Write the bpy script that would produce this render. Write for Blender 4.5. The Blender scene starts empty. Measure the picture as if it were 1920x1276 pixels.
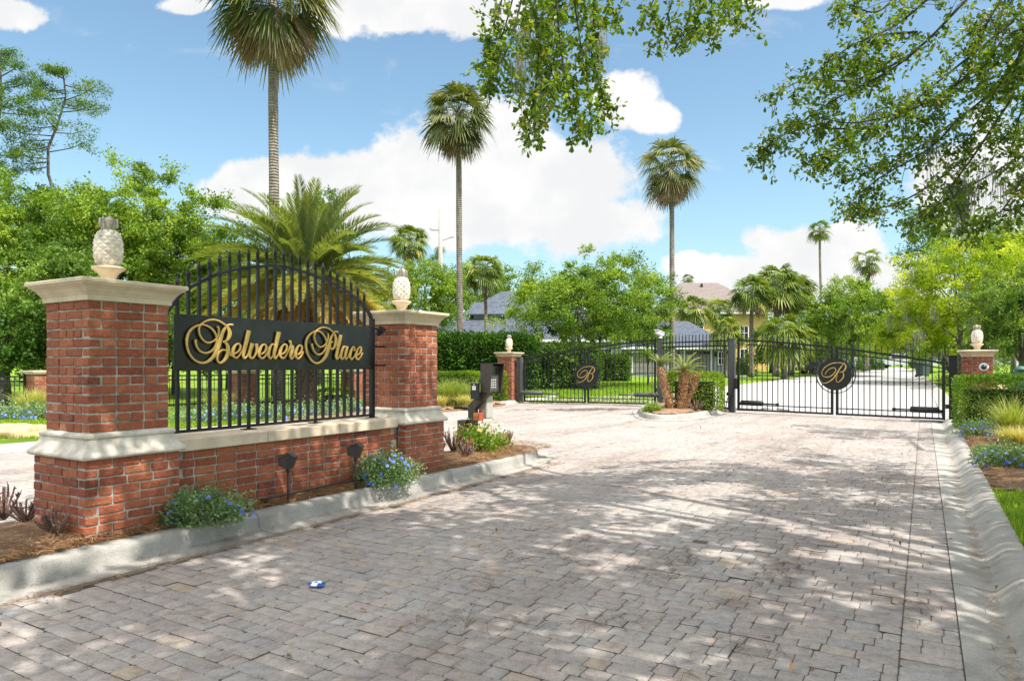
import bpy, math, random, numpy as np
from mathutils import Vector, Matrix
rnd = random.Random(7)
nr = np.random.default_rng(7)
C = bpy.context.scene.collection
F, CX, HY, EYE = 1320.0, 960.0, 683.0, 1.40
UX, UY = 0.523, 0.8523            # road direction
ROT = math.atan2(UY, UX)

def rise(y):                       # the ground climbs gently beyond the gates
    return 0.0135 * min(max(0.0, y - 22.0), 76.0)
def P(x, y, D):                    # a pixel of the photo at a depth in metres
    return Vector(((x - CX) / F * D, D, EYE - (y - HY) / F * D))
def G(x, y, z=0.0):                # a pixel of the photo on the ground
    D = 20.0
    for _ in range(30):
        D = 0.5 * D + 0.5 * F * (EYE - z - rise(D)) / max(y - HY, 0.5)
    return Vector(((x - CX) / F * D, D, z + rise(D)))
def B(x, D, z=0.0):                # ground point under pixel column x at depth D
    return Vector(((x - CX) / F * D, D, z + rise(D)))
def R(u, v, z=0.0):                # road frame: u along, v to the right
    return Vector((UX * u + UY * v, UY * u - UX * v, z))
def shv(u): return 0.10 - 0.0215 * (u - 3.0)      # the right edge of the entry lane drifts slightly inwards
def RV(u, v, z=0.0): return R(u, v + shv(u), z)
def toR(p):
    return (UX * p.x + UY * p.y, UY * p.x - UX * p.y)
def pix_on_v(x, y, v0):            # pixel -> (u, z) on the vertical plane v = v0
    t = (x - CX) / F
    D = v0 / (UY * t - UX)
    return (UX * t * D + UY * D, EYE - (y - HY) / F * D)

# ---------------------------------------------------------------- tagging
def tag(o, label=None, cat=None, group=None, kind=None):
    if label: o['label'] = label
    if cat: o['category'] = cat
    if group: o['group'] = group
    if kind: o['kind'] = kind
    return o
def thing(name, label, cat, loc=(0, 0, 0), rz=0.0, group=None):
    o = bpy.data.objects.new(name, None); C.objects.link(o)
    o.empty_display_size = 0.1
    o.location = loc; o.rotation_euler = (0, 0, rz)
    return tag(o, label, cat, group)
def link(name, me, parent=None, loc=None, rz=0.0):
    o = bpy.data.objects.new(name, me); C.objects.link(o)
    if parent: o.parent = parent
    if loc is not None: o.location = loc
    if rz: o.rotation_euler = (0, 0, rz)
    return o
def dup_tree(o, parent=None):
    c = o.copy(); C.objects.link(c)
    if parent: c.parent = parent
    for ch in list(o.children): dup_tree(ch, c)
    return c

# ---------------------------------------------------------------- mesh builder
_CB = None
def _cb_template():
    global _CB
    if _CB: return _CB
    idx = {}; n = 0; vs = []
    for sx in (-1, 1):
        for sy in (-1, 1):
            for sz in (-1, 1):
                for a in range(3):
                    idx[(sx, sy, sz, a)] = n; n += 1
                    vs.append(((sx, sy, sz), a))
    fs = []
    def pos(i):
        s, a = vs[i]; return Vector([s[k] * (1.0 if k == a else 0.8) for k in range(3)])
    def addf(f):
        c = sum((pos(i) for i in f), Vector()) / len(f)
        nrm = (pos(f[1]) - pos(f[0])).cross(pos(f[2]) - pos(f[0]))
        fs.append(tuple(f) if nrm.dot(c) > 0 else tuple(reversed(f)))
    for a in range(3):
        b, c = (a + 1) % 3, (a + 2) % 3
        for s in (-1, 1):
            q = []
            for sb, sc in ((-1, -1), (1, -1), (1, 1), (-1, 1)):
                k = [0, 0, 0]; k[a] = s; k[b] = sb; k[c] = sc; q.append(idx[(*k, a)])
            addf(q)
        for sa in (-1, 1):
            for sb in (-1, 1):
                k0 = [0, 0, 0]; k0[a] = sa; k0[b] = sb; k0[c] = -1
                k1 = list(k0); k1[c] = 1
                addf([idx[(*k0, a)], idx[(*k1, a)], idx[(*k1, b)], idx[(*k0, b)]])
    for sx in (-1, 1):
        for sy in (-1, 1):
            for sz in (-1, 1):
                addf([idx[(sx, sy, sz, a)] for a in range(3)])
    _CB = (vs, fs); return _CB

class MB:
    def __init__(s):
        s.v = []; s.f = []; s.t = []; s.m = []; s.sm = []
    def add(s, vs, fs, tint=0.5, mi=0, smooth=False):
        o = len(s.v); s.v.extend(vs)
        for f in fs:
            s.f.append(tuple(i + o for i in f)); s.t.append(tint); s.m.append(mi); s.sm.append(smooth)
        return s
    def box(s, c, h, M=None, bev=0.0, tint=0.5, mi=0):
        c = Vector(c)
        if bev <= 0:
            vs = [Vector((sx * h[0], sy * h[1], sz * h[2])) for sx in (-1, 1) for sy in (-1, 1) for sz in (-1, 1)]
            fs = [(0, 1, 3, 2), (4, 6, 7, 5), (0, 4, 5, 1), (2, 3, 7, 6), (0, 2, 6, 4), (1, 5, 7, 3)]
        else:
            tv, fs = _cb_template()
            vs = [Vector([sg[k] * (h[k] if k == a else h[k] - bev) for k in range(3)]) for sg, a in tv]
        if M is not None: vs = [M @ v for v in vs]
        return s.add([v + c for v in vs], fs, tint, mi)
    def bar(s, a, b, w, d, up=Vector((0, 0, 1)), tint=0.5, mi=0, bev=0.0):   # rectangular bar from a to b
        a = Vector(a); b = Vector(b); x = (b - a); L = x.length; x.normalize()
        if abs(x.dot(up)) > 0.98: up = Vector((1, 0, 0)) if abs(x.x) < 0.9 else Vector((0, 1, 0))
        y = up.cross(x).normalized(); z = x.cross(y)
        M = Matrix((x, y, z)).transposed()
        return s.box((a + b) / 2, (L / 2, w / 2, d / 2), M, bev, tint, mi)
    def tube(s, pts, rad, n=8, tint=0.5, mi=0, smooth=True, caps=True, jit=0.0):
        pts = [Vector(p) for p in pts]
        if not hasattr(rad, '__len__'): rad = [rad] * len(pts)
        vs = []; ref = None
        for i, p in enumerate(pts):
            d = (pts[min(i + 1, len(pts) - 1)] - pts[max(i - 1, 0)]).normalized()
            if ref is None: ref = Vector((1, 0, 0)) if abs(d.x) < 0.8 else Vector((0, 1, 0))
            y = d.cross(ref).normalized(); ref = y.cross(d).normalized()
            for k in range(n):
                a = 2 * math.pi * k / n; r = rad[i] * (1 + (rnd.uniform(-jit, jit) if jit else 0))
                vs.append(p + (ref * math.cos(a) + y * math.sin(a)) * r)
        fs = []
        for i in range(len(pts) - 1):
            for k in range(n):
                k2 = (k + 1) % n
                fs.append((i * n + k, i * n + k2, (i + 1) * n + k2, (i + 1) * n + k))
        s.add(vs, fs, tint, mi, smooth)
        if caps:
            o = len(s.v) - len(vs)
            s.f.append(tuple(o + k for k in reversed(range(n)))); s.t.append(tint); s.m.append(mi); s.sm.append(False)
            s.f.append(tuple(o + (len(pts) - 1) * n + k for k in range(n))); s.t.append(tint); s.m.append(mi); s.sm.append(False)
        return s
    def lathe(s, prof, c=(0, 0, 0), n=24, tint=0.5, mi=0, smooth=True):
        c = Vector(c); vs = []
        for r, z in prof:
            for k in range(n):
                a = 2 * math.pi * k / n; vs.append(c + Vector((r * math.cos(a), r * math.sin(a), z)))
        fs = []
        for i in range(len(prof) - 1):
            for k in range(n):
                k2 = (k + 1) % n; fs.append((i * n + k, i * n + k2, (i + 1) * n + k2, (i + 1) * n + k))
        s.add(vs, fs, tint, mi, smooth)
        o = len(s.v) - len(vs)
        for i, rev in ((0, True), (len(prof) - 1, False)):
            if prof[i][0] > 1e-4:
                r = [o + i * n + k for k in range(n)]
                s.f.append(tuple(reversed(r)) if rev else tuple(r)); s.t.append(tint); s.m.append(mi); s.sm.append(False)
        return s
    def square(s, prof, c=(0, 0, 0), tint=0.5, mi=0, hx=0.0, hy=0.0):   # profile swept round a square
        c = Vector(c); vs = []
        for r, z in prof:
            for sx, sy in ((-1, -1), (1, -1), (1, 1), (-1, 1)):
                vs.append(c + Vector((sx * (r + hx), sy * (r + hy), z)))
        fs = [(i * 4 + k, i * 4 + (k + 1) % 4, (i + 1) * 4 + (k + 1) % 4, (i + 1) * 4 + k)
              for i in range(len(prof) - 1) for k in range(4)]
        n = len(prof) - 1
        fs += [(3, 2, 1, 0), (n * 4, n * 4 + 1, n * 4 + 2, n * 4 + 3)]
        return s.add(vs, fs, tint, mi)
    def prism(s, poly, z0, z1, tint=0.5, mi=0):     # extruded outline (x, y) list, counter-clockwise
        n = len(poly)
        vs = [Vector((p[0], p[1], z0)) for p in poly] + [Vector((p[0], p[1], z1)) for p in poly]
        fs = [tuple(reversed(range(n))), tuple(range(n, 2 * n))] + [(k, (k + 1) % n, n + (k + 1) % n, n + k) for k in range(n)]
        return s.add(vs, fs, tint, mi)
    def ball(s, c, r, n=10, m=7, sc=(1, 1, 1), tint=0.5, mi=0):
        return s.lathe([(max(1e-5, r * sc[0] * math.sin(math.pi * j / m)), -r * sc[2] * math.cos(math.pi * j / m)) for j in range(m + 1)], c, n, tint, mi)
    def build(s, name, mats, parent=None, loc=None, rz=0.0, auto=False):
        me = bpy.data.meshes.new(name)
        me.from_pydata([tuple(v) for v in s.v], [], s.f)
        if not isinstance(mats, (list, tuple)): mats = [mats]
        for m in mats: me.materials.append(m)
        me.polygons.foreach_set('material_index', s.m)
        me.polygons.foreach_set('use_smooth', s.sm)
        a = me.attributes.new('tint', 'FLOAT', 'FACE'); a.data.foreach_set('value', s.t)
        me.update()
        return link(name, me, parent, loc, rz)

def np_mesh(name, V, Fq, mats, parent=None, tint=None, nv=4, mi=None, smooth=False):
    V = np.asarray(V, np.float32).reshape(-1, 3); Fq = np.asarray(Fq, np.int32).reshape(-1, nv)
    me = bpy.data.meshes.new(name)
    me.vertices.add(len(V)); me.vertices.foreach_set('co', V.ravel())
    me.loops.add(Fq.size); me.loops.foreach_set('vertex_index', Fq.ravel())
    me.polygons.add(len(Fq))
    me.polygons.foreach_set('loop_start', np.arange(0, Fq.size, nv, dtype=np.int32))
    me.polygons.foreach_set('loop_total', np.full(len(Fq), nv, np.int32))
    if mi is not None: me.polygons.foreach_set('material_index', np.asarray(mi, np.int32))
    if smooth: me.polygons.foreach_set('use_smooth', np.ones(len(Fq), bool))
    if not isinstance(mats, (list, tuple)): mats = [mats]
    for m in mats: me.materials.append(m)
    if tint is not None:
        a = me.attributes.new('tint', 'FLOAT', 'FACE'); a.data.foreach_set('value', np.asarray(tint, np.float32))
    me.update(calc_edges=True); me.validate()
    return link(name, me, parent)

# ---------------------------------------------------------------- materials
def lin(r, g, b):
    f = lambda c: (c / 255 / 12.92) if c / 255 <= 0.04045 else ((c / 255 + 0.055) / 1.055) ** 2.4
    return (f(r), f(g), f(b), 1.0)
def ramp(nt, stops):
    n = nt.nodes.new('ShaderNodeValToRGB'); e = n.color_ramp.elements
    while len(e) > 1: e.remove(e[-1])
    e[0].position = stops[0][0]; e[0].color = (*stops[0][1][:3], 1)
    for p, c in stops[1:]:
        q = e.new(p); q.color = (*c[:3], 1)
    return n
def mix(nt, a, b, fac, mode='MIX'):
    n = nt.nodes.new('ShaderNodeMix'); n.data_type = 'RGBA'; n.blend_type = mode
    for s, x in ((0, fac), (6, a), (7, b)):
        if isinstance(x, bpy.types.NodeSocket): nt.links.new(x, n.inputs[s])
        elif s == 0: n.inputs[0].default_value = x
        else: n.inputs[s].default_value = (*x[:3], 1)
    return n.outputs[2]
def noise(nt, scale, detail=4, rough=0.55, vec=None, dist=0.0):
    n = nt.nodes.new('ShaderNodeTexNoise'); n.inputs['Scale'].default_value = scale
    n.inputs['Detail'].default_value = detail; n.inputs['Roughness'].default_value = rough
    n.inputs['Distortion'].default_value = dist
    if vec is not None: nt.links.new(vec, n.inputs['Vector'])
    return n.outputs['Fac']
def mathn(nt, op, a, b=None, c=None, clamp=False):
    n = nt.nodes.new('ShaderNodeMath'); n.operation = op; n.use_clamp = clamp
    for i, x in enumerate((a, b, c)):
        if x is None: continue
        if isinstance(x, bpy.types.NodeSocket): nt.links.new(x, n.inputs[i])
        else: n.inputs[i].default_value = x
    return n.outputs[0]
def smooth(nt, x, lo, hi, o0=0.0, o1=1.0):
    n = nt.nodes.new('ShaderNodeMapRange'); n.interpolation_type = 'SMOOTHSTEP'
    nt.links.new(x, n.inputs[0])
    for i, v in ((1, lo), (2, hi), (3, o0), (4, o1)): n.inputs[i].default_value = v
    return n.outputs[0]
def bump(nt, h, strength=0.3, dist=0.01):
    n = nt.nodes.new('ShaderNodeBump'); n.inputs['Strength'].default_value = strength
    n.inputs['Distance'].default_value = dist; nt.links.new(h, n.inputs['Height']); return n.outputs[0]
def newmat(name):
    m = bpy.data.materials.new(name); m.use_nodes = True; nt = m.node_tree
    b = nt.nodes['Principled BSDF']; return m, nt, b
def tintn(nt):
    n = nt.nodes.new('ShaderNodeAttribute'); n.attribute_name = 'tint'; return n.outputs['Fac']
def objc(nt):
    return nt.nodes.new('ShaderNodeTexCoord').outputs['Object']
def geop(nt):
    return nt.nodes.new('ShaderNodeNewGeometry').outputs['Position']
def plain(name, col, rough=0.6, metal=0.0, var=0.15, scale=8.0, bmp=0.0, bscale=60.0, spec=0.5, detail=5):
    m, nt, b = newmat(name); v = objc(nt)
    n = noise(nt, scale, detail, 0.6, v)
    c = mix(nt, [x * (1 - var) for x in col[:3]], [min(1, x * (1 + var)) for x in col[:3]], smooth(nt, n, 0.3, 0.7))
    nt.links.new(c, b.inputs['Base Color']); b.inputs['Roughness'].default_value = rough
    b.inputs['Metallic'].default_value = metal; b.inputs['Specular IOR Level'].default_value = spec
    if bmp: nt.links.new(bump(nt, noise(nt, bscale, 6, 0.6, v), bmp, 0.01), b.inputs['Normal'])
    return m
def leafmat(name, stops, trans=0.30, rough=0.55, tscale=(1.5, 1.4, 0.35), spec=0.2):
    m, nt, b = newmat(name)
    r = ramp(nt, stops); nt.links.new(tintn(nt), r.inputs[0])
    nt.links.new(r.outputs[0], b.inputs['Base Color']); b.inputs['Roughness'].default_value = rough
    b.inputs['Specular IOR Level'].default_value = spec
    t = nt.nodes.new('ShaderNodeBsdfTranslucent')
    tc = mix(nt, r.outputs[0], tscale, 1.0, 'MULTIPLY'); nt.links.new(tc, t.inputs[0])
    mx = nt.nodes.new('ShaderNodeMixShader'); mx.inputs[0].default_value = trans
    nt.links.new(b.outputs[0], mx.inputs[1]); nt.links.new(t.outputs[0], mx.inputs[2])
    nt.links.new(mx.outputs[0], nt.nodes['Material Output'].inputs[0])
    return m

def make_brick():
    m, nt, b = newmat('red_brick'); v = objc(nt)
    r = ramp(nt, [(0.0, (0.14, 0.038, 0.022)), (0.3, (0.28, 0.072, 0.034)), (0.6, (0.37, 0.106, 0.046)), (0.85, (0.45, 0.155, 0.070)), (1.0, (0.46, 0.21, 0.12))])
    n1 = noise(nt, 38, 6, 0.65, v)
    f = mathn(nt, 'ADD', tintn(nt), mathn(nt, 'MULTIPLY', mathn(nt, 'SUBTRACT', n1, 0.5), 1.15))
    nt.links.new(f, r.inputs[0])
    pale = smooth(nt, noise(nt, 11, 7, 0.7, v), 0.62, 0.80, 0, 0.34)
    c = mix(nt, r.outputs[0], (0.50, 0.38, 0.31), pale)
    dark = smooth(nt, noise(nt, 130, 3, 0.6, v), 0.62, 0.74, 0, 0.6)
    c = mix(nt, c, (0.06, 0.025, 0.02), dark)
    nt.links.new(c, b.inputs['Base Color']); b.inputs['Roughness'].default_value = 0.85
    h = mathn(nt, 'ADD', noise(nt, 55, 8, 0.7, v), noise(nt, 14, 3, 0.6, v))
    nt.links.new(bump(nt, h, 0.9, 0.016), b.inputs['Normal']); return m
def make_paver():
    m, nt, b = newmat('concrete_pavers'); v = geop(nt)
    r = ramp(nt, [(0.0, (0.35, 0.325, 0.30)), (0.22, (0.41, 0.372, 0.336)), (0.45, (0.44, 0.398, 0.356)), (0.66, (0.365, 0.352, 0.335)), (0.82, (0.405, 0.35, 0.318)), (0.96, (0.46, 0.415, 0.368)), (1.0, (0.44, 0.36, 0.27))])
    nt.links.new(tintn(nt), r.inputs[0])
    c = mix(nt, r.outputs[0], (0.70, 0.70, 0.72), smooth(nt, noise(nt, 95, 5, 0.8, v), 0.38, 0.62, 0.0, 1.0), 'MULTIPLY')
    c = mix(nt, r.outputs[0], c, 0.8)
    c = mix(nt, c, mix(nt, c, (0.74, 0.73, 0.73), 1.0, 'MULTIPLY'), smooth(nt, noise(nt, 17, 6, 0.75, v), 0.42, 0.66))
    wear = smooth(nt, noise(nt, 0.55, 5, 0.6, v), 0.35, 0.7)
    c = mix(nt, c, mix(nt, c, (0.84, 0.80, 0.79), 1.0, 'MULTIPLY'), wear)
    st = smooth(nt, noise(nt, 3.1, 6, 0.7, v), 0.60, 0.8, 0, 0.45)
    c = mix(nt, c, (0.17, 0.145, 0.125), st)
    c = mix(nt, c, (0.10, 0.09, 0.08), smooth(nt, noise(nt, 55, 3, 0.6, v), 0.68, 0.76, 0, 0.55))
    mp = nt.nodes.new('ShaderNodeMapping'); mp.vector_type = 'TEXTURE'; mp.inputs['Rotation'].default_value = (0, 0, ROT); mp.inputs['Scale'].default_value = (9, 0.75, 1); nt.links.new(v, mp.inputs[0])
    c = mix(nt, c, mix(nt, c, (0.80, 0.775, 0.76), 1.0, 'MULTIPLY'), smooth(nt, noise(nt, 1.0, 5, 0.65, mp.outputs[0]), 0.46, 0.66))
    nt.links.new(c, b.inputs['Base Color']); b.inputs['Roughness'].default_value = 0.9
    b.inputs['Specular IOR Level'].default_value = 0.25
    h = mathn(nt, 'ADD', noise(nt, 160, 5, 0.7, v), mathn(nt, 'MULTIPLY', noise(nt, 30, 4, 0.6, v), 1.2))
    nt.links.new(bump(nt, h, 0.45, 0.006), b.inputs['Normal']); return m
def make_concrete(name, a=(0.46, 0.45, 0.42), d=(0.30, 0.29, 0.265), blot=(0.17, 0.16, 0.14)):
    m, nt, b = newmat(name); v = geop(nt)
    c = mix(nt, d, a, smooth(nt, noise(nt, 2.2, 6, 0.65, v), 0.32, 0.62))
    c = mix(nt, c, blot, smooth(nt, noise(nt, 6.5, 8, 0.75, v), 0.56, 0.78, 0, 0.55))
    c = mix(nt, c, (0.6, 0.58, 0.54), smooth(nt, noise(nt, 90, 4, 0.7, v), 0.55, 0.75, 0, 0.35))
    c = mix(nt, c, (0.09, 0.085, 0.075), smooth(nt, noise(nt, 150, 3, 0.8, v), 0.52, 0.66, 0, 0.55))
    c = mix(nt, c, (0.13, 0.12, 0.10), smooth(nt, noise(nt, 1.1, 7, 0.75, v, 0.6), 0.57, 0.70, 0, 0.45))
    nt.links.new(c, b.inputs['Base Color']); b.inputs['Roughness'].default_value = 0.88
    b.inputs['Specular IOR Level'].default_value = 0.3
    nt.links.new(bump(nt, noise(nt, 80, 8, 0.8, v), 0.8, 0.010), b.inputs['Normal']); return m
def make_grassground():
    m, nt, b = newmat('lawn_turf'); v = geop(nt)
    c = mix(nt, (0.10, 0.185, 0.016), (0.22, 0.34, 0.035), smooth(nt, noise(nt, 0.7, 5, 0.6, v), 0.3, 0.7))
    c = mix(nt, c, (0.08, 0.15, 0.012), smooth(nt, noise(nt, 24, 5, 0.8, v), 0.5, 0.75, 0, 0.7))
    c = mix(nt, c, (0.30, 0.28, 0.10), smooth(nt, noise(nt, 0.16, 4, 0.6, v), 0.55, 0.72, 0, 0.55))
    nt.links.new(c, b.inputs['Base Color']); b.inputs['Roughness'].default_value = 0.95
    b.inputs['Specular IOR Level'].default_value = 0.1
    nt.links.new(bump(nt, noise(nt, 40, 6, 0.8, v), 1.0, 0.05), b.inputs['Normal']); return m
def make_mulch():
    m, nt, b = newmat('pine_straw_mulch'); v = geop(nt)
    c = mix(nt, (0.15, 0.085, 0.05), (0.42, 0.25, 0.14), smooth(nt, noise(nt, 26, 8, 0.8, v), 0.35, 0.65))
    c = mix(nt, c, (0.50, 0.36, 0.23), smooth(nt, noise(nt, 2.2, 5, 0.6, v), 0.5, 0.7, 0, 0.6))
    nt.links.new(c, b.inputs['Base Color']); b.inputs['Roughness'].default_value = 0.95
    nt.links.new(bump(nt, noise(nt, 70, 8, 0.8, v), 1.0, 0.04), b.inputs['Normal']); return m
def make_roof(name, a, d):
    m, nt, b = newmat(name); v = geop(nt)
    w = nt.nodes.new('ShaderNodeTexWave'); w.bands_direction = 'Z'; w.inputs['Scale'].default_value = 2.6
    w.inputs['Distortion'].default_value = 0.6; w.inputs['Detail'].default_value = 3; nt.links.new(v, w.inputs[0])
    c = mix(nt, d, a, smooth(nt, noise(nt, 3.5, 6, 0.75, v), 0.35, 0.65))
    c = mix(nt, c, [x * 0.55 for x in d[:3]], smooth(nt, w.outputs['Fac'], 0.75, 1.0, 0, 0.6))
    nt.links.new(c, b.inputs['Base Color']); b.inputs['Roughness'].default_value = 0.9; return m
def make_bark(name, a, d, scale=9.0, ring=0.0):
    m, nt, b = newmat(name); v = objc(nt)
    mp = nt.nodes.new('ShaderNodeMapping'); mp.inputs['Scale'].default_value = (1, 1, 0.35); nt.links.new(v, mp.inputs[0])
    n = noise(nt, scale, 7, 0.7, mp.outputs[0])
    c = mix(nt, d, a, smooth(nt, n, 0.38, 0.62))
    h = n
    if ring:
        w = nt.nodes.new('ShaderNodeTexWave'); w.bands_direction = 'Z'; w.inputs['Scale'].default_value = ring
        w.inputs['Distortion'].default_value = 3.0; w.inputs['Detail'].default_value = 3; nt.links.new(v, w.inputs[0])
        c = mix(nt, c, [x * 0.6 for x in d[:3]], smooth(nt, w.outputs['Fac'], 0.6, 1.0, 0, 0.55)); h = mathn(nt, 'ADD', n, w.outputs['Fac'])
    spk = smooth(nt, noise(nt, scale * 4.5, 4, 0.7, v), 0.42, 0.6)
    c = mix(nt, mix(nt, c, [x * 0.45 for x in d[:3]], 0.75), c, spk)
    nt.links.new(c, b.inputs['Base Color']); b.inputs['Roughness'].default_value = 0.95
    nt.links.new(bump(nt, h, 0.8, 0.03), b.inputs['Normal']); return m

M = {}
M['brick'] = make_brick()
M['mortar'] = plain('mortar', (0.31, 0.30, 0.26), 0.95, 0, 0.45, 11, 0.8, 60)
M['stone'] = plain('cast_stone', (0.60, 0.49, 0.36), 0.8, 0, 0.14, 6, 0.2, 80)
M['stonew'] = plain('weathered_cast_stone', (0.56, 0.51, 0.43), 0.85, 0, 0.22, 7, 0.3, 70)
M['finial'] = plain('cast_stone_finial', (0.64, 0.57, 0.49), 0.88, 0, 0.28, 14, 0.4, 80)
M['iron'] = plain('black_painted_iron', (0.008, 0.009, 0.011), 0.45, 0.0, 0.25, 20, 0.1, 90, 0.35)
M['board'] = plain('black_sign_board', (0.008, 0.009, 0.012), 0.2, 0.0, 0.3, 4, 0.0, 60, 0.4)
M['gold'] = plain('gold_painted_metal', (0.66, 0.43, 0.13), 0.36, 0.55, 0.16, 14)
M['paver'] = make_paver()
M['joint'] = plain('joint_sand', (0.085, 0.070, 0.055), 0.98, 0, 0.4, 6)
M['kerb'] = make_concrete('kerb_concrete', (0.385, 0.365, 0.33), (0.25, 0.24, 0.215), (0.12, 0.113, 0.10))
M['street'] = make_concrete('street_concrete', (0.38, 0.37, 0.355), (0.33, 0.32, 0.31), (0.26, 0.25, 0.24))
M['lawn'] = make_grassground()
M['mulch'] = make_mulch()
M['roofblue'] = make_roof('slate_blue_shingles', (0.095, 0.115, 0.15), (0.045, 0.056, 0.08))
M['rooftan'] = make_roof('taupe_shingles', (0.22, 0.18, 0.16), (0.14, 0.115, 0.105))
M['stucco'] = plain('grey_stucco', (0.30, 0.325, 0.345), 0.9, 0, 0.06, 3)
M['stuccoy'] = plain('yellow_stucco', (0.66, 0.44, 0.15), 0.9, 0, 0.06, 3)
M['trim'] = plain('white_trim_paint', (0.78, 0.78, 0.76), 0.6, 0, 0.04, 5)
M['garage'] = plain('taupe_garage_door', (0.20, 0.18, 0.175), 0.6, 0, 0.08, 5)
M['dark'] = plain('dark_glass', (0.02, 0.025, 0.03), 0.12, 0, 0.2, 3)
M['barkgrey'] = make_bark('grey_bark', (0.22, 0.19, 0.16), (0.085, 0.07, 0.058))
M['barkdark'] = make_bark('dark_bark', (0.12, 0.10, 0.085), (0.05, 0.042, 0.036))
M['barkpalm'] = make_bark('palm_bark', (0.42, 0.36, 0.30), (0.21, 0.17, 0.14), 7, 3.2)
M['pygmy'] = make_bark('shaggy_orange_palm_stems', (0.70, 0.45, 0.24), (0.40, 0.20, 0.09), 14)
M['barkboot'] = make_bark('palm_boots', (0.30, 0.19, 0.11), (0.10, 0.062, 0.04), 12)
g = lambda *s: [(p, c) for p, c in s]
M['leafbright'] = leafmat('bright_tree_leaves', g((0, (0.055, 0.110, 0.016)), (0.5, (0.151, 0.259, 0.028)), (1, (0.318, 0.428, 0.057))))
M['leafmid'] = leafmat('mid_tree_leaves', g((0, (0.036, 0.081, 0.016)), (0.5, (0.102, 0.188, 0.030)), (1, (0.212, 0.314, 0.051))))
M['leafdark'] = leafmat('dark_tree_leaves', g((0, (0.017, 0.053, 0.009)), (0.5, (0.045, 0.114, 0.017)), (1, (0.112, 0.205, 0.026))), 0.25)
M['leaflime'] = leafmat('lime_tree_leaves', g((0, (0.09, 0.17, 0.012)), (0.5, (0.28, 0.39, 0.020)), (1, (0.55, 0.60, 0.05))), 0.35)
M['leafoak'] = leafmat('oak_leaves', g((0, (0.033, 0.068, 0.015)), (0.45, (0.104, 0.187, 0.027)), (0.8, (0.218, 0.313, 0.038)), (0.93, (0.351, 0.406, 0.046)), (1, (0.368, 0.270, 0.078))), 0.34, 0.4)
M['hedge'] = leafmat('clipped_hedge_leaves', g((0, (0.042, 0.094, 0.012)), (0.5, (0.133, 0.237, 0.019)), (1, (0.336, 0.438, 0.036))))
M['palm'] = leafmat('palm_fronds', g((0, (0.053, 0.096, 0.018)), (0.5, (0.125, 0.184, 0.031)), (0.85, (0.264, 0.308, 0.052)), (1, (0.474, 0.406, 0.104))), 0.25, 0.4)
M['palmold'] = leafmat('weathered_palm_fronds', g((0, (0.050, 0.072, 0.022)), (0.45, (0.105, 0.135, 0.040)), (0.7, (0.20, 0.20, 0.075)), (1, (0.36, 0.31, 0.18))), 0.25, 0.5)
M['palmdead'] = leafmat('dead_palm_fronds', g((0, (0.15, 0.085, 0.045)), (0.5, (0.30, 0.20, 0.12)), (1, (0.42, 0.34, 0.25))), 0.2, 0.7, (1.1, 1.0, 0.8))
M['date'] = leafmat('date_palm_fronds', g((0, (0.12, 0.165, 0.065)), (0.35, (0.205, 0.265, 0.095)), (0.55, (0.36, 0.36, 0.11)), (0.78, (0.56, 0.40, 0.13)), (1, (0.46, 0.23, 0.07))), 0.35, 0.35, spec=0.5)
M['moss'] = leafmat('spanish_moss', g((0, (0.24, 0.25, 0.20)), (1, (0.50, 0.51, 0.44))), 0.3, 0.9, (1, 1, 0.9))
M['grass'] = leafmat('grass_blades', g((0, (0.068, 0.150, 0.010)), (0.5, (0.165, 0.300, 0.019)), (1, (0.390, 0.450, 0.052))), 0.35)
M['straw'] = leafmat('pine_needles', g((0, (0.08, 0.045, 0.025)), (0.5, (0.30, 0.16, 0.07)), (1, (0.52, 0.33, 0.16))), 0.1, 0.8, (1, 1, 1))
M['strawdark'] = leafmat('old_pine_needles', g((0, (0.05, 0.030, 0.022)), (0.6, (0.14, 0.08, 0.045)), (1, (0.36, 0.22, 0.10))), 0.05, 0.8, (1, 1, 1))
M['hedgedeep'] = leafmat('deep_green_hedge_leaves', g((0, (0.038, 0.091, 0.012)), (0.5, (0.098, 0.203, 0.019)), (1, (0.240, 0.392, 0.036))))
M['ornament'] = leafmat('ornamental_grass_blades', g((0, (0.120, 0.204, 0.033)), (0.6, (0.312, 0.372, 0.088)), (1, (0.552, 0.456, 0.220))), 0.3)
M['bluedaze'] = leafmat('silvery_shrub_leaves', g((0, (0.058, 0.124, 0.042)), (0.5, (0.156, 0.260, 0.102)), (1, (0.338, 0.429, 0.240))), 0.25)
M['blueflower'] = leafmat('blue_petals', g((0, (0.06, 0.13, 0.55)), (1, (0.22, 0.32, 0.80))), 0.2, 0.6, (1, 1, 1))
M['redflower'] = leafmat('coral_petals', g((0, (0.55, 0.06, 0.02)), (0.6, (0.75, 0.22, 0.05)), (1, (0.80, 0.42, 0.15))), 0.2, 0.6, (1, 1, 1))
M['stick'] = plain('dry_brown_stems', (0.17, 0.10, 0.075), 0.9, 0, 0.4, 30)
M['bronze'] = plain('dark_bronze_paint', (0.048, 0.036, 0.030), 0.5, 0, 0.25, 18, 0.1)
M['greybox'] = plain('beige_plastic', (0.42, 0.40, 0.36), 0.6, 0, 0.06, 8)
M['redbox'] = plain('rust_red_paint', (0.42, 0.07, 0.03), 0.55, 0, 0.12, 9)
M['white'] = plain('white_plastic', (0.72, 0.72, 0.70), 0.45, 0, 0.05, 8)
M['blackp'] = plain('black_plastic', (0.013, 0.013, 0.015), 0.4, 0, 0.2, 12)
M['rock'] = plain('tan_boulder', (0.46, 0.32, 0.18), 0.92, 0, 0.35, 4, 0.8, 14)
M['pole'] = plain('weathered_utility_pole', (0.36, 0.33, 0.30), 0.9, 0, 0.15, 6)
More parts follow.
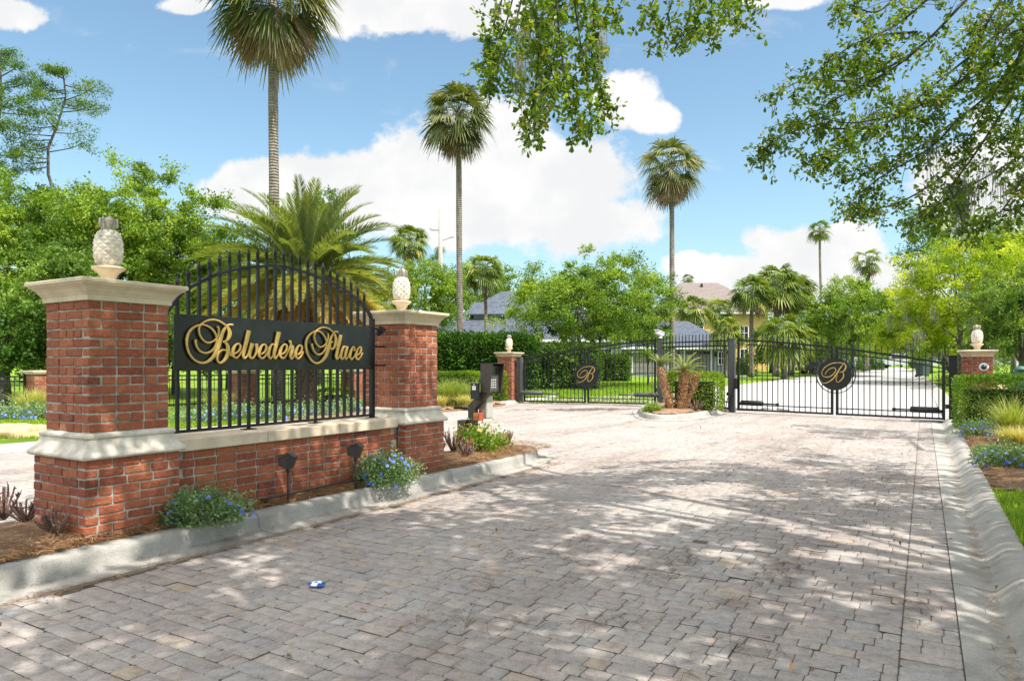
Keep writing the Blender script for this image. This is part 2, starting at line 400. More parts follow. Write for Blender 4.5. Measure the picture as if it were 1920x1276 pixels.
M['galv'] = plain('grey_painted_steel', (0.075, 0.073, 0.075), 0.5, 0.2, 0.12, 10)
M['bin'] = plain('green_grey_bin', (0.05, 0.075, 0.075), 0.5, 0, 0.1, 6)
M['binblue'] = plain('blue_bin_plastic', (0.015, 0.025, 0.13), 0.45, 0, 0.1, 6)
M['utilgreen'] = plain('green_utility_paint', (0.03, 0.10, 0.07), 0.55, 0, 0.1, 6)
M['carwhite'] = plain('white_car_paint', (0.75, 0.76, 0.77), 0.25, 0, 0.02, 4)
M['carblack'] = plain('black_car_paint', (0.012, 0.013, 0.016), 0.2, 0, 0.1, 4)
M['tyre'] = plain('tyre_rubber', (0.02, 0.02, 0.02), 0.85, 0, 0.2, 10)
# ================================================================ brickwork
def fill_row(L, phase, unit=0.203):
    out = []; x = 0.0
    first = unit * phase
    if first > 0.02: out.append(first); x = first
    while x < L - 1e-4:
        w = min(unit, L - x)
        if L - x - w < 0.05: w = L - x
        out.append(w); x += w
    return out
def brick_mass(mb, hx, hy, z0, z1, course=0.0678, style='pillar', cx=0.0, cy=0.0, faces='xXyY'):
    d = 0.095; mt = 0.0095
    n = max(1, round((z1 - z0) / course)); ch = (z1 - z0) / n
    mb.box((cx, cy, (z0 + z1) / 2), (hx - 0.008, hy - 0.008, (z1 - z0) / 2), None, 0, 0.5, 1)
    for i in range(n):
        zc = z0 + (i + 0.5) * ch
        for f in faces:
            alongx = f in 'yY'; L = 2 * (hx if alongx else hy); sgn = 1 if f.isupper() else -1
            full = (i % 2 == 0) == alongx
            a0, a1 = (0, L) if full else (d, L - d)
            LL = a1 - a0
            if style == 'pillar':
                if full: k = max(1, round(LL / 0.203)); sp = [LL / k] * k
                else: k = max(2, round(LL / 0.105)); sp = [LL / k] * k
                if not full and rnd.random() < 0.25: sp = [sp[0] + sp[1]] + sp[2:]
            elif style == 'wall':
                sp = fill_row(LL, (i % 2) * 0.5 + rnd.uniform(-.04, .04))
            else:
                sp = fill_row(LL, (0.5 if full else 0.92) if i % 4 < 2 else (0.97 if full else 0.5))
            x = a0 - L / 2
            for w in sp:
                b = x + w / 2; x += w
                t = min(1, max(0, rnd.gauss(0.5, 0.17)))
                out = rnd.uniform(-0.0022, 0.0022)
                h = ((w - mt) / 2 + rnd.uniform(-.0022, .0012), 0.045, (ch - mt) / 2 + rnd.uniform(-.0016, .001))
                rz = rnd.gauss(0, 0.006); ry = rnd.gauss(0, 0.006)
                if alongx:
                    c = (cx + b, cy + sgn * (hy - 0.045 + out), zc + rnd.uniform(-.0012, .0012)); hh = h
                    Mx = Matrix.Rotation(ry, 3, 'Y')
                else:
                    c = (cx + sgn * (hx - 0.045 + out), cy + b, zc + rnd.uniform(-.0012, .0012)); hh = (h[1], h[0], h[2])
                    Mx = Matrix.Rotation(ry, 3, 'X')
                mb.box(c, hh, Mx, rnd.uniform(0.003, 0.008), t, 0)

CAP = [(0.300, 0.0), (0.318, 0.0), (0.318, 0.036), (0.326, 0.042), (0.328, 0.050), (0.338, 0.060), (0.352, 0.082), (0.372, 0.100),
       (0.388, 0.108), (0.392, 0.120), (0.402, 0.121), (0.404, 0.126), (0.404, 0.146), (0.399, 0.151), (0.15, 0.163), (0.0, 0.165)]
MOLD = [(0.30, 0.0), (0.376, 0.0), (0.388, 0.006), (0.394, 0.018), (0.391, 0.032), (0.380, 0.046), (0.364, 0.064), (0.349, 0.084),
        (0.338, 0.104), (0.332, 0.124), (0.330, 0.136), (0.325, 0.139), (0.333, 0.144), (0.338, 0.153), (0.337, 0.166), (0.330, 0.176), (0.316, 0.182), (0.30, 0.184)]

def pineapple(parent, z0, k=1.0, name='finial'):
    mb = MB()
    mb.lathe([(0.062, 0.0), (0.060, 0.012), (0.055, 0.02), (0.056, 0.034), (0.063, 0.052), (0.078, 0.074), (0.098, 0.090), (0.112, 0.097),
              (0.113, 0.102), (0.121, 0.104), (0.124, 0.111), (0.122, 0.119), (0.112, 0.123), (0.04, 0.125), (0.0, 0.125)], n=28)
    ped = mb.build(name, M['stone'], parent, (0, 0, z0)); ped.scale = (k * 0.94, k * 0.94, k * 1.03)
    fr = MB(); n, m = 9, 5; zb, zt = 0.124, 0.400
    def rad(t): return 0.103 * max(0.02, (1 - abs((t - 0.46) / 0.60) ** 2.6)) ** 0.5
    vs = []; fs = []; vi = {}
    def lat(i, j):
        key = (i % (2 * n), j)
        if key not in vi:
            t = j / (2 * m); r = rad(t); a = math.pi * i / n
            vi[key] = len(vs); vs.append(Vector((r * math.cos(a), r * math.sin(a), zb + (zt - zb) * t)))
        return vi[key]
    for j in range(1, 2 * m):
        for i in range(2 * n):
            if (i + j) % 2: continue
            t = j / (2 * m); r = rad(t) + 0.0115; a = math.pi * i / n
            c = len(vs); vs.append(Vector((r * math.cos(a), r * math.sin(a), zb + (zt - zb) * t + 0.004)))
            q = [lat(i, j - 1), lat(i + 1, j), lat(i, j + 1), lat(i - 1, j)]
            fs += [(q[0], q[1], c), (q[1], q[2], c), (q[2], q[3], c), (q[3], q[0], c)]
    fr.add(vs, fs)
    fr.lathe([(rad(0.0), zb), (rad(0.1) * 0.94, zb + 0.028)], n=22); fr.lathe([(rad(0.93) * 0.96, zb + (zt - zb) * 0.93), (0.03, zt + 0.004), (0, zt + 0.006)], n=22)
    fr.build('pineapple', M['finial'], ped)
    lf = MB()
    for ring, (cnt, r0, out, hh, drop, w) in enumerate([(5, 0.026, 0.040, 0.092, 0.064, 0.034), (4, 0.008, 0.028, 0.108, 0.046, 0.029)]):
        for i in range(cnt):
            a = 2 * math.pi * (i + 0.5 * ring) / cnt + 0.5
            d = Vector((math.cos(a), math.sin(a), 0)); s = Vector((-d.y, d.x, 0))
            pts = []
            for q in range(9):
                t = q / 8
                pts.append((d * (r0 + out * math.sin(t * 1.75)) + Vector((0, 0, 0.385 + hh * math.sin(min(t, .62) / .62 * math.pi / 2) - (drop * ((t - .62) / .38) ** 1.6 if t > .62 else 0))), w * (0.7 + 0.5 * math.sin(math.pi * min(1, t * 1.15))) * (1 - 0.8 * t ** 4)))
            vs = []
            for p, ww in pts:
                vs += [p - s * ww, p + d * 0.008 + Vector((0, 0, .004)), p + s * ww, p - d * 0.010 - Vector((0, 0, .006))]
            fs = [(4 * q + k, 4 * q + (k + 1) % 4, 4 * q + 4 + (k + 1) % 4, 4 * q + 4 + k) for q in range(8) for k in range(4)] + [(0, 3, 2, 1), (32, 33, 34, 35)]
            lf.add(vs, fs, 0.5, 0, True)
    lf.build('leaf_crown', M['stonew'], ped)
    return ped

BRK = lambda: [M['brick'], M['mortar']]
def sign_pillar(label, u, v, seed):
    rnd.seed(seed)
    t = thing('sign_pillar', label, 'brick pillar', R(u, v, 0), ROT, 'brick pillars of the entrance sign')
    mb = MB(); brick_mass(mb, 0.362, 0.362, 0.0, 0.726, style='base'); mb.build('pedestal', BRK(), t)
    mb = MB(); mb.square(MOLD, (0, 0, 0.726)); mb.build('base_molding', M['stonew'], t)
    mb = MB(); brick_mass(mb, 0.305, 0.305, 0.910, 1.860); mb.build('shaft', BRK(), t)
    mb = MB(); mb.square(CAP, (0, 0, 1.860)); mb.build('cap', M['stone'], t)
    pineapple(t, 2.022)
    return t
PU0, PU1, PV = 2.99, 6.42, -5.475
sp1 = sign_pillar('near brick sign pillar with stone base band, first end of the gold-lettered sign', PU0, PV, 1)
sp2 = sign_pillar('farther brick sign pillar at the far end of the gold-lettered sign, beside the keypad post', PU1, PV, 2)

# low wall between them
rnd.seed(3)
wl = thing('sign_wall', 'low brick wall with pale stone coping under the black sign', 'garden wall', R((PU0 + PU1) / 2, PV - 0.01, 0), ROT)
mb = MB(); HW = (PU1 - PU0) / 2 - 0.364
brick_mass(mb, HW, 0.26, 0.0, 0.700, style='wall', faces='yY'); mb.build('brick_base', BRK(), wl)
mb = MB(); n = 3; HC = HW - 0.020
for i in range(n):
    a = -HC + 2 * HC * i / n; b = -HC + 2 * HC * (i + 1) / n
    mb.box(((a + b) / 2, 0, 0.752), ((b - a) / 2 - 0.0015, 0.292, 0.050), None, 0.006)
mb.build('coping', M['stone'], wl)

# ================================================================ iron sign
SG = thing('iron_sign', 'black arched iron grille sign with gold script lettering between two brick pillars', 'sign', R(PU0, PV, 0), ROT)
LU = lambda x, y: (pix_on_v(x, y, PV)[0] - PU0, pix_on_v(x, y, PV)[1])
arch_px = [(322.6, 566.7), (335.7, 549.8), (357.2, 534.6), (397.8, 513.8), (417.5, 508), (452.6, 500.6), (485.5, 496.8), (510.6, 496), (544.5, 501), (585.8, 513.5), (619.7, 528.5), (649.8, 544), (676, 566), (693, 585.5), (699.4, 603)]
AR = [LU(*p) for p in arch_px]
def cspline(pts, n=8):                         # Catmull-Rom through points of any dimension
    pts = [np.array(p, float) for p in pts]; out = []
    for i in range(len(pts) - 1):
        p0 = pts[i - 1] if i else 2 * pts[0] - pts[1]; p1, p2 = pts[i], pts[i + 1]
        p3 = pts[i + 2] if i + 2 < len(pts) else 2 * pts[-1] - pts[-2]
        for k in range(n):
            t = k / n
            out.append(0.5 * ((2 * p1) + (-p0 + p2) * t + (2 * p0 - 5 * p1 + 4 * p2 - p3) * t * t + (-p0 + 3 * p1 - 3 * p2 + p3) * t ** 3))
    out.append(pts[-1]); return out
AR = [(AR[0][0] - 0.10, AR[0][1] - 0.13)] + AR
ac = cspline(AR, 5)
def arch_z(u):
    for a, b in zip(ac, ac[1:]):
        if a[0] <= u <= b[0]: return a[1] + (b[1] - a[1]) * (u - a[0]) / max(1e-6, b[0] - a[0])
    return ac[0][1] if u < ac[0][0] else ac[-1][1]
mb = MB(); vs = []; fs = []
for i, p in enumerate(ac):
    q = ac[min(i + 1, len(ac) - 1)] - ac[max(i - 1, 0)]; q = q / np.linalg.norm(q); nx, nz = -q[1], q[0]
    for off, y in ((0, -0.018), (0, 0.018), (-0.026, 0.018), (-0.026, -0.018)):
        vs.append(Vector((p[0] + nx * off, y, p[1] + nz * off)))
k = len(ac)
for i in range(k - 1):
    for j in range(4): fs.append((4 * i + j, 4 * i + (j + 1) % 4, 4 * i + 4 + (j + 1) % 4, 4 * i + 4 + j))
fs += [(3, 2, 1, 0), (4 * k - 4, 4 * k - 3, 4 * k - 2, 4 * k - 1)]
mb.add(vs, fs); mb.build('arch_rail', M['iron'], SG)
uL, uR = LU(332.4, 700)[0], LU(683, 700)[0]
BU = LU(697.5, 700)[0]
ZB = 0.836
mb = MB(); mb.box(((ac[0][0] + BU) / 2, 0, ZB), ((BU - ac[0][0]) / 2, 0.013, 0.0125), None, 0.002); mb.build('bottom_rail', M['iron'], SG)
SPEAR = [(0.0125, 0.0), (0.0125, 0.020), (0.019, 0.022), (0.020, 0.030), (0.0135, 0.033), (0.0135, 0.040), (0.021, 0.043), (0.021, 0.050), (0.014, 0.054), (0.016, 0.064), (0.0185, 0.072), (0.016, 0.086), (0.009, 0.110), (0.004, 0.126), (0.0, 0.134)]
for i in range(23):
    u = uL + (uR - uL) * i / 22; z1 = arch_z(u) + 0.035
    mb = MB(); mb.box((u, 0, (ZB + z1) / 2), (0.0125, 0.0122, (z1 - ZB) / 2))
    mb.lathe(SPEAR, (u, 0, z1), 10, smooth=False)
    if i in (7, 15):
        mb.box((u, 0, (ZB + 0.806) / 2), (0.0125, 0.0122, (ZB - 0.806) / 2 )); mb.box((u, 0, 0.8065), (0.055, 0.05, 0.004), None, 0.001)
    mb.build('picket', M['iron'], SG)
for u, zt in ((BU, arch_z(BU) - 0.004), (ac[0][0], 1.80)):
    mb = MB(); mb.box((u, 0, (0.803 + zt) / 2), (0.025, 0.025, (zt - 0.803) / 2), None, 0.003); mb.box((u, 0, 0.8065), (0.05, 0.05, 0.004), None, 0.001)
    mb.build('end_post', M['iron'], SG)
for z in (1.39, 1.60, 1.80):
    mb = MB(); mb.bar((BU + 0.02, -0.01, z), (PU1 - PU0 - 0.30, -0.01, z), 0.02, 0.02, bev=0.002); mb.build('wall_bracket', M['iron'], SG)
mb = MB()
mb.lathe([(0.0, -0.05), (0.03, -0.05), (0.036, -0.03), (0.036, 0.02), (0.042, 0.05), (0.040, 0.052), (0.03, 0.03)], (0, 0, 0), 16)
lamp = mb.build('flood_lamp', M['blackp'], SG, (BU + 0.09, -0.03, 1.77)); lamp.rotation_euler = (0.9, -0.5, 0.2)
bl = LU(322.8, 640)[0]
mb = MB(); mb.box(((bl + BU + 0.01) / 2, -0.024, 1.584), ((BU + 0.01 - bl) / 2, 0.010, 0.238), None, 0.002)
board = mb.build('sign_board', M['board'], SG)
for bx in (bl + 0.05, (bl + BU) / 2 - 0.3, (bl + BU) / 2 + 0.35, BU - 0.08):
    for bz in (1.79, 1.38):
        mb = MB(); mb.ball((bx, -0.035, bz), 0.005, 8, 5); mb.build('bolt', M['galv'], board)

def strokes_to_mesh(mb, strokes, mapf, depth0, n=7, thick=0.012, dirsign=-1, ridge=0.003):
    """strokes: lists of (x, y, width) in tracing units, swept as ridged flat bars. mapf(x, y) -> (a, z)."""
    for si, st in enumerate(strokes):
        pts = cspline(st, n); L = len(pts); vs = []; fs = []
        for i, p in enumerate(pts):
            q = pts[min(i + 1, L - 1)][:2] - pts[max(i - 1, 0)][:2]; q = q / (np.linalg.norm(q) + 1e-9)
            nx, ny = -q[1], q[0]; w = max(2.0, p[2]) / 2
            a = mapf(p[0] + nx * w, p[1] + ny * w); c = mapf(p[0], p[1]); b = mapf(p[0] - nx * w, p[1] - ny * w)
            y = depth0 + dirsign * (0.0004 * si + 0.0035 * i / L)
            vs += [Vector((a[0], y, a[1])), Vector((c[0], y + dirsign * ridge, c[1])), Vector((b[0], y, b[1])),
                   Vector((b[0], y - dirsign * thick, b[1])), Vector((a[0], y - dirsign * thick, a[1]))]
        for i in range(L - 1):
            for j in range(5): fs.append((5 * i + j, 5 * i + (j + 1) % 5, 5 * i + 5 + (j + 1) % 5, 5 * i + 5 + j))
        e = 5 * (L - 1); fs += [(4, 3, 2, 1, 0), (e, e + 1, e + 2, e + 3, e + 4)]
        mb.add(vs, fs, 0.5, 0, False)
A_B = [
 [(1245,305,34),(1200,300,38),(1150,308,30),(1112,335,28),(1070,395,52),(1030,470,66),(1002,550,76),(976,640,82),(948,730,84),(918,810,82),(880,890,76),(830,960,66),(760,1020,56),(690,1055,46),(620,1064,40),(540,1045,38),(450,985,38),(380,893,38),(332,770,40),(318,650,46),(330,540,50),(375,440,48),(440,370,42),(520,325,36),(600,303,32),(680,312,32),(770,352,34),(845,415,34),(893,490,34),(916,570,34),(912,650,36),(890,725,42),(845,795,44),(775,845,42),(690,866,36),(605,845,34),(545,790,34),(508,715,36),(494,640,40),(497,600,42)],
 [(935,338,34),(958,385,32),(960,445,30),(945,515,30),(910,580,30),(850,630,32),(765,662,34),(690,645,34),(625,585,34),(580,505,34),(562,425,34),(572,350,32),(618,285,32),(690,235,34),(775,208,36),(870,205,36),(960,230,34),(1040,275,34),(1110,330,40),(1155,395,62),(1172,465,76),(1162,535,72),(1130,595,50),(1085,635,36),(1035,645,34)],
 [(1075,650,34),(1115,690,54),(1138,750,68),(1142,830,74),(1125,910,72),(1090,980,62),(1040,1035,46),(985,1062,34),(942,1040,32),(924,985,34),(932,920,34),(962,855,32),(1010,812,32),(1060,805,32),(1100,815,30)],
 [(1150,820,40),(1175,865,30),(1205,930,26)]]
B_L = [
 [(420,672,30),(475,645,30),(528,590,36),(542,520,40),(510,470,30),(455,490,36),(412,550,56),(388,630,62),(395,700,52),(435,750,34),(490,735,30),(545,660,26),(580,590,20)],
 [(716,205,78),(690,310,78),(660,430,76),(628,555,74),(600,660,66),(600,725,50),(625,760,32),(670,720,24),(700,650,22)],
 [(780,462,78),(752,560,72),(726,650,64),(728,720,50),(765,765,32),(815,730,28),(852,655,34),(868,570,52),(862,500,58),(862,465,40)],
 [(845,640,24),(885,632,22),(930,610,18)],
 [(955,680,28),(1010,650,30),(1050,590,36),(1058,525,40),(1025,485,28),(975,505,36),(935,570,56),(912,645,60),(918,712,50),(962,765,34),(1020,735,30),(1070,660,24),(1095,600,20)],
 [(1225,505,28),(1180,480,32),(1135,540,50),(1105,630,60),(1100,705,54),(1135,768,30),(1180,720,24),(1215,640,24)],
 [(1312,235,80),(1285,350,76),(1258,470,70),(1230,590,66),(1210,690,54),(1232,765,32),(1275,720,24),(1315,650,20)],
 [(1370,680,28),(1425,645,30),(1462,585,34),(1468,520,38),(1435,480,28),(1390,505,34),(1352,570,52),(1330,645,58),(1338,712,48),(1380,760,32),(1435,730,28),(1485,640,22),(1520,560,24),(1545,490,26),(1540,450,40),(1528,420,52),(1530,402,40)],
 [(1548,500,28),(1580,530,56),(1575,600,64),(1548,680,60),(1540,735,44),(1562,772,30),(1605,720,22),(1635,640,20)],
 [(1680,690,26),(1735,655,28),(1765,595,32),(1768,535,36),(1735,500,28),(1690,525,32),(1658,590,50),(1638,660,54),(1645,725,44),(1688,770,32),(1740,730,28),(1775,670,28),(1790,620,34)]]
C_P = [
 [(950,292,30),(905,272,32),(860,282,30),(825,325,30),(790,385,46),(762,455,60),(740,530,68),(722,610,74),(705,690,78),(682,770,78),(650,850,74),(605,920,66),(545,980,56),(480,1018,46),(415,1028,40),(335,990,40),(262,905,40),(205,790,40),(176,660,42),(172,560,44),(190,460,44),(235,375,42),(300,312,38),(375,270,34),(450,258,32),(520,285,34),(580,335,34),(625,400,34),(655,480,34),(662,560,34),(650,640,36),(620,715,42),(570,780,42),(510,815,38),(445,815,36),(385,770,36),(340,690,36),(318,610,40),(318,560,44)],
 [(700,312,30),(710,370,30),(702,440,30),(680,510,30),(640,570,30),(580,625,34),(510,640,36),(450,600,36),(405,525,34),(378,440,34),(375,360,32),(405,280,32),(470,212,34),(555,178,36),(640,178,36),(720,208,34),(790,260,36),(845,330,44),(880,405,56),(888,490,64),(875,570,64),(850,640,52),(810,690,36),(772,680,32),(752,630,30),(758,570,28),(785,530,28),(815,518,34)],
 [(1003,350,74),(985,450,72),(962,560,70),(935,680,70),(910,790,68),(895,880,56),(918,930,36),(960,880,26),(990,800,22)],
 [(1135,640,34),(1085,630,38),(1045,700,50),(1015,790,58),(1005,870,54),(1035,935,34),(1080,885,26),(1115,800,24)],
 [(1165,625,60),(1145,710,58),(1122,800,58),(1108,880,48),(1130,935,34),(1170,885,24),(1205,800,22)],
 [(1325,735,44),(1340,685,38),(1310,635,32),(1268,690,42),(1235,780,56),(1220,860,54),(1255,935,36),(1305,895,28),(1350,810,24)],
 [(1400,840,28),(1460,790,32),(1492,715,36),(1480,648,34),(1432,660,34),(1392,740,48),(1365,830,56),(1370,895,48),(1415,940,36),(1465,895,28),(1505,820,28),(1522,775,34)]]
mb = MB(); dp = -0.058
def mapper(ox, oy, sc): return lambda x, y: (lambda q: (q[0] - PU0, q[1]))(pix_on_v(ox + x * sc, oy + y * sc, PV + 0.056))
strokes_to_mesh(mb, A_B, mapper(320, 580, 160 / 1701), dp)
strokes_to_mesh(mb, B_L, mapper(400, 600, 180 / 1920), dp + 0.001)
strokes_to_mesh(mb, C_P, mapper(560, 600, 150 / 1914), dp - 0.0005)
mb.build('lettering', M['gold'], board)

# ================================================================ gates
def line_at(x, A, Bp):                      # where pixel column x meets the ground line A-B, as a fraction
    t = (x - CX) / F; d = Bp - A
    return (t * A.y - A.x) / (d.x - t * d.y)
M_B = [
 [(335,655,16),(360,600,18),(405,540,18),(460,495,20),(525,472,20),(580,475,20),(610,510,22),(600,565,24),(560,625,26),(500,680,28),(430,712,28),(360,722,24),(295,700,22),(258,650,22),(252,590,20),(285,515,20),(350,445,20),(440,385,20),(540,348,20),(640,335,18),(730,338,16),(795,350,18),(845,385,26),(865,430,42),(855,490,46),(825,540,34),(785,572,22),(740,580,18),(705,592,16)],
 [(765,580,18),(800,610,26),(810,660,34),(795,725,34),(755,785,28),(705,830,22),(660,848,20),(628,825,20),(620,775,20),(635,715,18),(660,660,14)],
 [(835,330,14),(800,372,20),(750,440,30),(700,515,38),(650,600,44),(600,680,44),(545,755,36),(480,815,28),(410,858,22),(335,882,20),(260,878,18)]]
def gate_leaf(label, A, Bp, ztop, zb, n, medallion=None, opener=None, group='black iron driveway gate leaves', sub=0.15, curve=10):
    A = Vector((A.x, A.y, 0)); Bp = Vector((Bp.x, Bp.y, 0)); d = Bp - A; W = d.length
    t = thing('driveway_gate_leaf', label, 'gate', (A.x, A.y, 0), math.atan2(d.y, d.x), group)
    zt = lambda s: ztop(s / W)
    mb = MB()
    for s in (0.03, W - 0.03): mb.box((s, 0, (zb + zt(s) + 0.02) / 2), (0.03, 0.03, (zt(s) + 0.02 - zb) / 2), None, 0.003)
    for z in (zb + 0.025,): mb.box((W / 2, 0, z), (W / 2 - 0.06, 0.025, 0.025), None, 0.003)
    for i in range(curve):
        a = 0.06 + (W - 0.12) * i / curve; b = 0.06 + (W - 0.12) * (i + 1) / curve
        mb.bar((a, 0, zt(a) - 0.025), (b, 0, zt(b) - 0.025), 0.05, 0.05)
    mb.build('frame', M['iron'], t)
    mb = MB()
    mb.box((W / 2, 0, zb + 0.17), (W / 2 - 0.06, 0.014, 0.014)); mb.build('rail', M['iron'], t)
    mb = MB()
    for i in range(curve):
        a = 0.06 + (W - 0.12) * i / curve; b = 0.06 + (W - 0.12) * (i + 1) / curve
        mb.bar((a, 0, zt(a) - sub), (b, 0, zt(b) - sub), 0.028, 0.028)
    mb.build('rail', M['iron'], t)
    for i in range(n):
        s = 0.06 + (W - 0.12) * (i + 0.5) / n; z1 = zt(s) + 0.13
        mb = MB(); mb.box((s, 0, (zb + 0.05 + z1) / 2), (0.010, 0.0095, (z1 - zb - 0.05) / 2))
        mb.lathe([(0.010, 0), (0.018, 0.015), (0.0, 0.08)], (s, 0, z1), 4, smooth=False)
        mb.lathe([(0.0, -0.03), (0.024, -0.008), (0.024, 0.008), (0.0, 0.03)], (s, 0, zb + 0.86), 8)
        mb.build('picket', M['iron'], t)
    if medallion:
        s0, z0 = medallion
        mb = MB(); seg = 40; r = 0.425; y0, y1 = -0.085, -0.060
        vs = [Vector((s0 + r * math.cos(2 * math.pi * k / seg), y, z0 + r * math.sin(2 * math.pi * k / seg))) for y in (y0, y1) for k in range(seg)]
        fs = [tuple(range(seg)), tuple(reversed(range(seg, 2 * seg)))] + [(k, seg + k, seg + (k + 1) % seg, (k + 1) % seg) for k in range(seg)]
        mb.add(vs, fs); md = mb.build('medallion', M['board'], t)
        mb = MB(); ring = [Vector((s0 + 0.50 * math.cos(2 * math.pi * k / seg), -0.035, z0 + 0.50 * math.sin(2 * math.pi * k / seg))) for k in range(seg + 1)]
        for a, b in zip(ring, ring[1:]): mb.bar(a, b, 0.045, 0.018, up=(a - Vector((s0, -0.035, z0))).normalized())
        mb.build('ring', M['iron'], md)
        mb = MB(); k = 0.425 / 428.0
        strokes_to_mesh(mb, [[(a, b, w * .72) for a, b, w in st] for st in M_B], lambda x, y: (s0 + (x - 585) * k, z0 - (y - 640) * k), -0.092, thick=0.006, ridge=0.002, n=6)
        mb.ball((s0 - 0.34, -0.09, z0 - 0.19), 0.014, 8, 5); mb.build('letter', M['gold'], md)
    if opener:
        s0, s1, z, m = opener
        mb = MB(); a, b = (s0, -0.10, z), (s1, -0.10, z)
        mid = s0 + (s1 - s0) * 0.62
        mb.tube([(s0, -0.10, z), (s0 + (mid - s0) * 0.03, -0.10, z), (mid - (mid - s0) * .02, -0.10, z), (mid, -0.10, z)], [0.05, 0.075, 0.075, 0.05], 12)
        mb.tube([(mid, -0.10, z - 0.01), (s1, -0.10, z - 0.01)], 0.022, 8)
        mb.box((s1, -0.06, z - 0.01), (0.03, 0.05, 0.03)); mb.box((s0, -0.06, z - .02), (0.05, 0.06, 0.03))
        mb.build('opener_arm', M[m], t)
    return t
def quad(z0, zm, z1, m=0.5):                # parabola through (0, z0), (m, zm), (1, z1)
    c = z0; k = np.linalg.solve(np.array([[m * m, m], [1, 1]]), np.array([zm - c, z1 - c]))
    return lambda s: k[0] * s * s + k[1] * s + c
def sub_top(f, a, b): return lambda s: f(a + (b - a) * s)
A, Bp = B(1383, 20.5), B(1772, 16.9)
f = quad(2.14, 1.87, 1.45, line_at(1565, A, Bp)); m0, m1 = line_at(1562.5, A, Bp), line_at(1567.5, A, Bp)
gl1 = gate_leaf('black gate leaf before the street, hinged on the fence post, without a medallion', A, A.lerp(Bp, m0), sub_top(f, 0, m0), 0.07, 17, None, (0.15, 1.2, 0.30, 'iron'))
W2 = (Bp - A).length
gl2 = gate_leaf('black gate leaf sloping down to the camera pillar, bearing the street-side B medallion', A.lerp(Bp, m1), Bp, sub_top(f, m1, 1), 0.07, 17, (0.0, 1.145), ((1 - m1) * W2 - 0.1, (1 - m1) * W2 - 1.1, 0.30, 'iron'))
A2, B2 = B(982, 25.0), B(1230, 23.1)
f2 = quad(1.58, 1.96, 2.23, line_at(1100, A2, B2)); m0, m1 = line_at(1098.5, A2, B2), line_at(1101.5, A2, B2)
W3 = (B2 - A2).length
gl3 = gate_leaf('low black gate leaf of the lawn gateway, hinged beside the brick pillar with white pineapple', A2, A2.lerp(B2, m0), sub_top(f2, 0, m0), 0.08, 16, None, (-0.12, 1.3, 0.40, 'galv'))
gl4 = gate_leaf('tall black gate leaf of the lawn gateway, bearing the round B medallion', A2.lerp(B2, m1), B2, sub_top(f2, m1, 1), 0.08, 16, (0.0, 1.03), ((1 - m1) * W3 + 0.12, (1 - m1) * W3 - 1.2, 0.40, 'galv'))
def gate_post(x, D, h, label, w=0.085, loc=None):
    t = thing('gate_post', label, 'gate post', B(x, D) if loc is None else loc, ROT, 'black square gate posts')
    mb = MB(); mb.box((0, 0, h / 2), (w, w, h / 2), None, 0.006); mb.build('post', M['galv'] if D > 20 else M['iron'], t)
    mb = MB(); mb.box((0, 0, h + 0.008), (w + 0.008, w + 0.008, 0.008), None, 0.003); mb.build('post_cap', M['iron'], t)
    for z in (h * 0.25, h * 0.82):
        mb = MB(); mb.box((-0.0, w + 0.03, z), (0.03, 0.04, 0.05), None, 0.004); mb.build('hinge', M['blackp'], t)
    return t
gate_post(974.5, 25.1, 1.62, 'short black steel gate post standing against the brick pillar of the lawn gateway', 0.09)
gate_post(1238, 23.0, 2.22, 'black steel gate post carrying the white camera')
gate_post(1372.5, 20.65, 2.14, 'black steel gate post with hanging cables beside the clipped hedge block of the planter')
gate_post(1787, 16.7, 1.60, 'black steel gate post at the low end of the street gate, beside the kerb hedge', 0.085)
# wires and control box on the middle post
t = thing('control_box', 'small dark control box with loose cables on the gate post near the palm planter', 'control box', B(1379, 20.45), ROT)
mb = MB(); mb.box((0, 0, 0.85), (0.06, 0.05, 0.16), None, 0.01); mb.build('box', M['blackp'], t)
for k, (dx, dy) in enumerate(((0.0, 0.10), (0.03, 0.16), (-0.05, 0.22))):
    mb = MB(); mb.tube([(0, 0.05, 0.75), (dx, dy, 0.4), (dx, dy + 0.05, 0.12), (dx + 0.1, dy + 0.2, 0.03), (dx + 0.05, dy + 0.5, 0.02)], 0.012, 6); mb.build('cable', M['blackp'], t)
# fence between the gates
Pa, Pb = B(1238, 23.0), B(1372.5, 20.65); d = Pb - Pa; d.z = 0; Lf = d.length
fm = thing('iron_fence', 'straight black iron fence panel behind the palm planter, between the two gateways', 'fence', (Pa.x, Pa.y, 0), math.atan2(d.y, d.x))
for z in (2.10, 1.95, 0.30, 0.12):
    mb = MB(); mb.box((Lf / 2, 0, z), (Lf / 2 - 0.09, 0.014, 0.02)); mb.build('rail', M['iron'], fm)
for i in range(20):
    s = 0.13 + (Lf - 0.26) * i / 19
    mb = MB(); mb.box((s, 0, 1.17), (0.010, 0.0095, 1.10)); mb.lathe([(0.010, 0), (0.018, 0.015), (0.0, 0.09)], (s, 0, 2.27), 4, smooth=False); mb.build('picket', M['iron'], fm)
